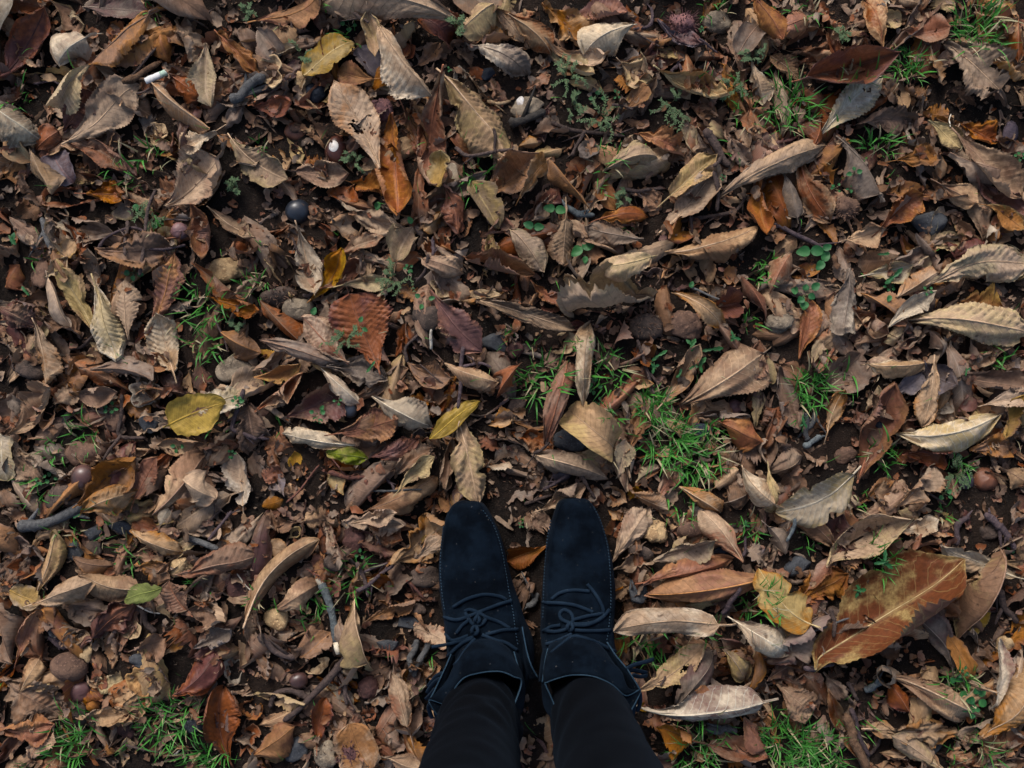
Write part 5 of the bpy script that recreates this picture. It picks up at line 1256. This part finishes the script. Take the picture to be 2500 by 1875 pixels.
    bvh = BVHTree.FromPolygons([Vector(v) for v in TV], TF)
    def on(x, y, lift):
        d = ray(1000 + Q5 * x, 1175 + Q5 * y).normalized()
        hit = bvh.ray_cast(Vector((0, 0, CAM_H)), d)
        return hit[0]
    def trace(pts, lift, per=8):
        c2 = catmull([(a, b, 0) for a, b in pts], per)
        out, last = [], None
        for a, b, _ in c2:
            h = on(a, b, lift)
            z = h.z if h is not None else (last if last is not None else .05)
            last = z
            out.append(z)
        out = np.array(out)
        for _ in range(2): out[1:-1] = np.maximum(out[1:-1], .25 * out[:-2] + .5 * out[1:-1] + .25 * out[2:])
        return np.array([W5(a, b, z + lift) for (a, b, _), z in zip(c2, out)])
    ac = Acc()
    for line in stitches:                                                # running stitch along the apron seam
        pth = trace(line, .0007, 24)
        ln = np.concatenate([[0], np.cumsum(np.linalg.norm(np.diff(pth, axis=0), axis=1))])
        s = 0.0
        while s < ln[-1] - .003:
            a = np.array([np.interp(s, ln, pth[:, k]) for k in range(3)]); b = np.array([np.interp(s + .0021, ln, pth[:, k]) for k in range(3)])
            d = b - a; sd = np.array([-d[1], d[0], 0]) * .35
            ac.add(*tube([a - sd * .4, (a + b) / 2 + np.array([0, 0, .0006]), b + sd * .4], [.0005, .0008, .0005], 5)); s += .0038
    stc = link("stitching", ac.mesh("stitching", STITCH), root); stc['kind'] = 'stuff'
    for line in laces:
        pth = trace(line, .0021)
        pth[:, 2] += .0006 * np.sin(np.linspace(0, 9, len(pth)))
        V4, F4 = tube(pth, .0022, 7, True, .7)
        link("lace", mesh_from("lace", V4, F4, LACE), root)
    for x, y, r in knots:
        h = on(x, y, 0); z = (h.z if h is not None else .08)
        a = W5(x, y, z + .004)
        for k in range(3):                                               # the knot: three tight turns of lace
            th = np.linspace(0, 6.0, 22) + k * 2
            rr = r * (.55 + .18 * k)
            cir = np.stack([a[0] + rr * np.cos(th) * (1 - .2 * k), a[1] + rr * np.sin(th) * .8, a[2] + .0015 * np.sin(2 * th + k) + .0012 * k], -1)
            V4, F4 = tube(cir, .0021, 7)
            link("knot", mesh_from("knot", V4, F4, LACE), root)
    for strip in fringe:
        pth = catmull([W5(*q) for q in strip], 6)
        V4, F4 = tube(pth, .0026, 6, True, .35)
        link("fringe", mesh_from("fringe", V4, F4, LACE), root)
    return root

boot([(111, 336, 352, .012), (114, 308, 380, .022), (123, 276, 410, .029), (148, 243, 438, .036), (200, 212, 472, .041), (300, 190, 522, .047), (400, 177, 550, .051), (500, 170, 574, .056), (600, 172, 602, .062),
      (700, 184, 638, .069), (800, 200, 668, .076), (900, 208, 712, .082), (1020, 225, 722, .086), (1150, 260, 690, .080), (1260, 300, 640, .062), (1310, 350, 600, .03)],
     [[(300, 960, .085), (350, 935, .092), (420, 915, .096), (500, 925, .096), (580, 975, .090), (640, 1080, .075), (640, 1250, .07), (560, 1330, .07), (400, 1330, .07), (280, 1250, .07), (255, 1090, .075)],
      [(262, 1080, .115), (330, 1010, .122), (420, 990, .125), (520, 1010, .125), (600, 1060, .12), (660, 1160, .115), (650, 1330, .12), (560, 1430, .12), (400, 1430, .12), (250, 1350, .12), (215, 1200, .115)],
      [(205, 1290, .128), (300, 1150, .135), (400, 1110, .14), (520, 1100, .14), (600, 1130, .135), (648, 1165, .128), (590, 1330, .14), (520, 1480, .14), (400, 1530, .14), (230, 1430, .13), (112, 1272, .118)]],
     None,
     [([(604, 985, .094), (616, 1030, .100), (632, 1090, .108), (644, 1150, .112)], [(640, 960, .075), (655, 1010, .08), (665, 1080, .085), (660, 1140, .09)]),
      ([(652, 842, .078), (664, 910, .088), (680, 990, .098), (706, 1070, .102), (742, 1135, .098)], [(640, 900, .066), (648, 960, .068), (655, 1030, .07), (668, 1090, .07), (690, 1150, .07)]),
      ([(240, 1000, .090), (215, 1060, .10), (185, 1125, .11), (150, 1200, .115), (112, 1272, .118)], [(262, 1010, .085), (250, 1070, .09), (240, 1130, .095), (225, 1200, .10), (200, 1270, .10)])],
     [[(196, 262), (184, 370), (178, 480), (182, 580), (192, 680), (207, 765)], [(425, 168), (478, 240), (515, 330), (540, 430), (560, 540), (580, 660), (600, 760), (612, 860), (628, 950)]],
     [[(250, 728), (330, 682), (430, 656), (520, 666), (560, 686)], [(198, 786), (270, 801), (340, 782), (430, 746), (520, 711), (592, 690)], [(430, 780), (520, 816), (582, 852)],
      [(420, 888), (500, 920), (560, 936), (622, 976)], [(440, 886), (540, 862), (627, 856)], [(128, 958), (230, 941), (330, 912), (372, 900)], [(370, 905), (300, 941), (220, 1012)],
      [(380, 910), (330, 968), (282, 1040), (250, 1070)], [(207, 885), (250, 922), (340, 892)], [(318, 752), (350, 742), (400, 762), (440, 790), (425, 820), (395, 838)],
      [(322, 760), (345, 800), (370, 830)], [(270, 880), (300, 840), (345, 800)], [(395, 838), (380, 800), (400, 765)]],
     [(378, 862, .0062), (392, 800, .0045)],
     [[(205, 1110, .10), (170, 1118, .095), (135, 1150, .08), (108, 1190, .06)], [(195, 1140, .10), (160, 1150, .09), (125, 1185, .07), (102, 1225, .05)], [(150, 1200, .11), (125, 1230, .09), (95, 1262, .06)], [(130, 1270, .11), (110, 1310, .08), (130, 1370, .05)], [(160, 1290, .10), (150, 1340, .07), (170, 1390, .04)]],
     'navy suede boot with a knotted lace, toe turned slightly out')
boot([(96, 948, 964, .012), (99, 920, 992, .022), (108, 888, 1026, .029), (133, 858, 1058, .036), (200, 832, 1096, .041), (300, 805, 1132, .047), (400, 788, 1160, .051), (500, 778, 1178, .056), (600, 769, 1188, .062),
      (700, 762, 1188, .069), (800, 757, 1182, .076), (900, 757, 1182, .082), (1020, 775, 1195, .086), (1150, 800, 1190, .080), (1260, 850, 1150, .062), (1310, 900, 1110, .03)],
     [[(810, 950, .085), (870, 915, .092), (950, 895, .096), (1030, 905, .096), (1110, 960, .090), (1170, 1070, .075), (1180, 1240, .07), (1100, 1330, .07), (940, 1330, .07), (820, 1250, .07), (780, 1090, .075)],
      [(790, 1060, .115), (860, 1005, .122), (950, 985, .125), (1050, 1000, .125), (1140, 1045, .118), (1230, 1120, .11), (1240, 1300, .12), (1130, 1430, .12), (940, 1430, .12), (800, 1340, .12), (770, 1190, .115)],
      [(782, 1168, .130), (850, 1142, .136), (940, 1121, .140), (1060, 1128, .140), (1170, 1176, .132), (1250, 1240, .120), (1335, 1216, .105), (1210, 1430, .14), (1050, 1540, .14), (890, 1450, .14), (840, 1300, .135)]],
     None,
     [([(800, 968, .090), (786, 1030, .10), (776, 1100, .112), (768, 1162, .118)], [(780, 970, .08), (766, 1030, .085), (757, 1100, .09), (752, 1160, .09)]),
      ([(1142, 930, .086), (1195, 1010, .092), (1255, 1082, .098), (1300, 1150, .102), (1338, 1214, .105)], [(1160, 960, .07), (1185, 1050, .075), (1225, 1130, .08), (1260, 1190, .085), (1290, 1250, .085)])],
     [[(818, 225), (797, 330), (786, 450), (779, 560), (775, 680), (771, 800)], [(1066, 148), (1108, 240), (1142, 360), (1158, 480), (1164, 600), (1164, 720), (1152, 850), (1140, 930)]],
     [[(820, 682), (870, 646), (950, 630), (1042, 636)], [(1028, 594), (1080, 660), (1120, 740), (1106, 792), (1030, 830), (942, 832)], [(768, 702), (860, 704), (950, 716), (1020, 740), (1062, 757)],
      [(930, 822), (882, 800), (868, 768), (893, 745), (930, 760), (946, 800), (930, 832)], [(940, 802), (1030, 780), (1112, 765)], [(1157, 742), (1100, 800), (1030, 824), (950, 826)],
      [(778, 862), (850, 870), (922, 850)], [(788, 942), (860, 920), (940, 882)], [(820, 992), (870, 950), (940, 900), (1000, 905), (1080, 930), (1192, 986)], [(950, 860), (1050, 866), (1162, 860)],
      [(770, 868), (820, 842), (872, 832)]],
     [(928, 842, .0055)],
     [[(1255, 1085, .10), (1300, 1062, .085), (1360, 1046, .07), (1412, 1030, .055)], [(1262, 1095, .095), (1310, 1095, .075), (1372, 1108, .05)], [(1290, 1120, .09), (1330, 1130, .07), (1375, 1125, .05)], [(1330, 1220, .10), (1335, 1270, .07), (1320, 1330, .04)], [(1310, 1240, .10), (1300, 1300, .06), (1290, 1360, .03)]],
     'navy suede boot with a looped lace bow and outer fringe')

# trousers: two legs and the hips in one surface
def leg_rows(cx, cy, g, sgn):
    zs = np.concatenate([np.linspace(.095, .30, 40), np.linspace(.31, .55, 34), np.linspace(.57, .84, 24)])
    th = np.linspace(0, 2 * math.pi, 64, endpoint=False)
    f1, f2 = nz(g, 5, 3.2), nz(g, 5, 2.2)
    rows = []
    for z in zs:
        rx = np.interp(z, [.09, .14, .20, .33, .40, .48, .60, .75, .85], [.043, .0455, .0445, .049, .052, .052, .062, .076, .082])
        ry = np.interp(z, [.09, .14, .20, .33, .40, .48, .60, .75, .85], [.042, .043, .045, .053, .056, .057, .068, .082, .088])
        x = np.interp(z, [.09, .35, .5, .85], [cx, cx + .004 * sgn, cx + .003 * sgn, cx - .004 * sgn + .006 * sgn])
        y = cy + np.interp(z, [.09, .2, .35, .5, .85], [0, -.004, -.008, -.002, -.012])
        wr = np.interp(z, [.09, .13, .20, .30, .45, .8], [.0070, .0070, .0045, .0016, .0006, .0008])
        fold = f1(th * 1.0 + 0 * z, np.full_like(th, z * 24) + 1.3 * np.sin(th + sgn)) + .7 * f2(np.cos(th) * 2 + sgn, np.full_like(th, z * 38) + 2.5 * np.sin(th))
        rr = 1 + wr / rx * fold
        rows.append(np.stack([x + rx * rr * np.cos(th), y + ry * rr * np.sin(th), np.full_like(th, z) + .004 * np.sin(2 * th) * (z < .14)], -1))
    return rows
g = np.random.default_rng(21)
ac = Acc()
for cx, sgn in ((-.036, -1), (.088, 1)):
    rows_ = leg_rows(cx, -.331, g, sgn)
    V, F = loft(rows_); n = 64
    F.append(tuple(range(n - 1, -1, -1))); F.append(tuple((len(rows_) - 1) * n + k for k in range(n)))
    ac.add(V, F)
th = np.linspace(0, 2 * math.pi, 64, endpoint=False)
hip = []
for z, a, b in ((.76, .10, .07), (.79, .14, .085), (.83, .165, .10), (.90, .168, .11), (.96, .150, .10), (1.0, .142, .095)):
    hip.append(np.stack([.025 + a * np.cos(th), -.343 + b * np.sin(th), np.full_like(th, z)], -1))
V, F = loft(hip); F.append(tuple(range(63, -1, -1))); F.append(tuple(5 * 64 + k for k in range(64)))
ac.add(V, F)
me = mesh_from("trousers", np.concatenate(ac.V) - p0v, ac.F, DENIM)
tr = link("trousers", me, person)
md = tr.modifiers.new('join', 'REMESH'); md.mode = 'VOXEL'; md.voxel_size = .0042; md.use_smooth_shade = True
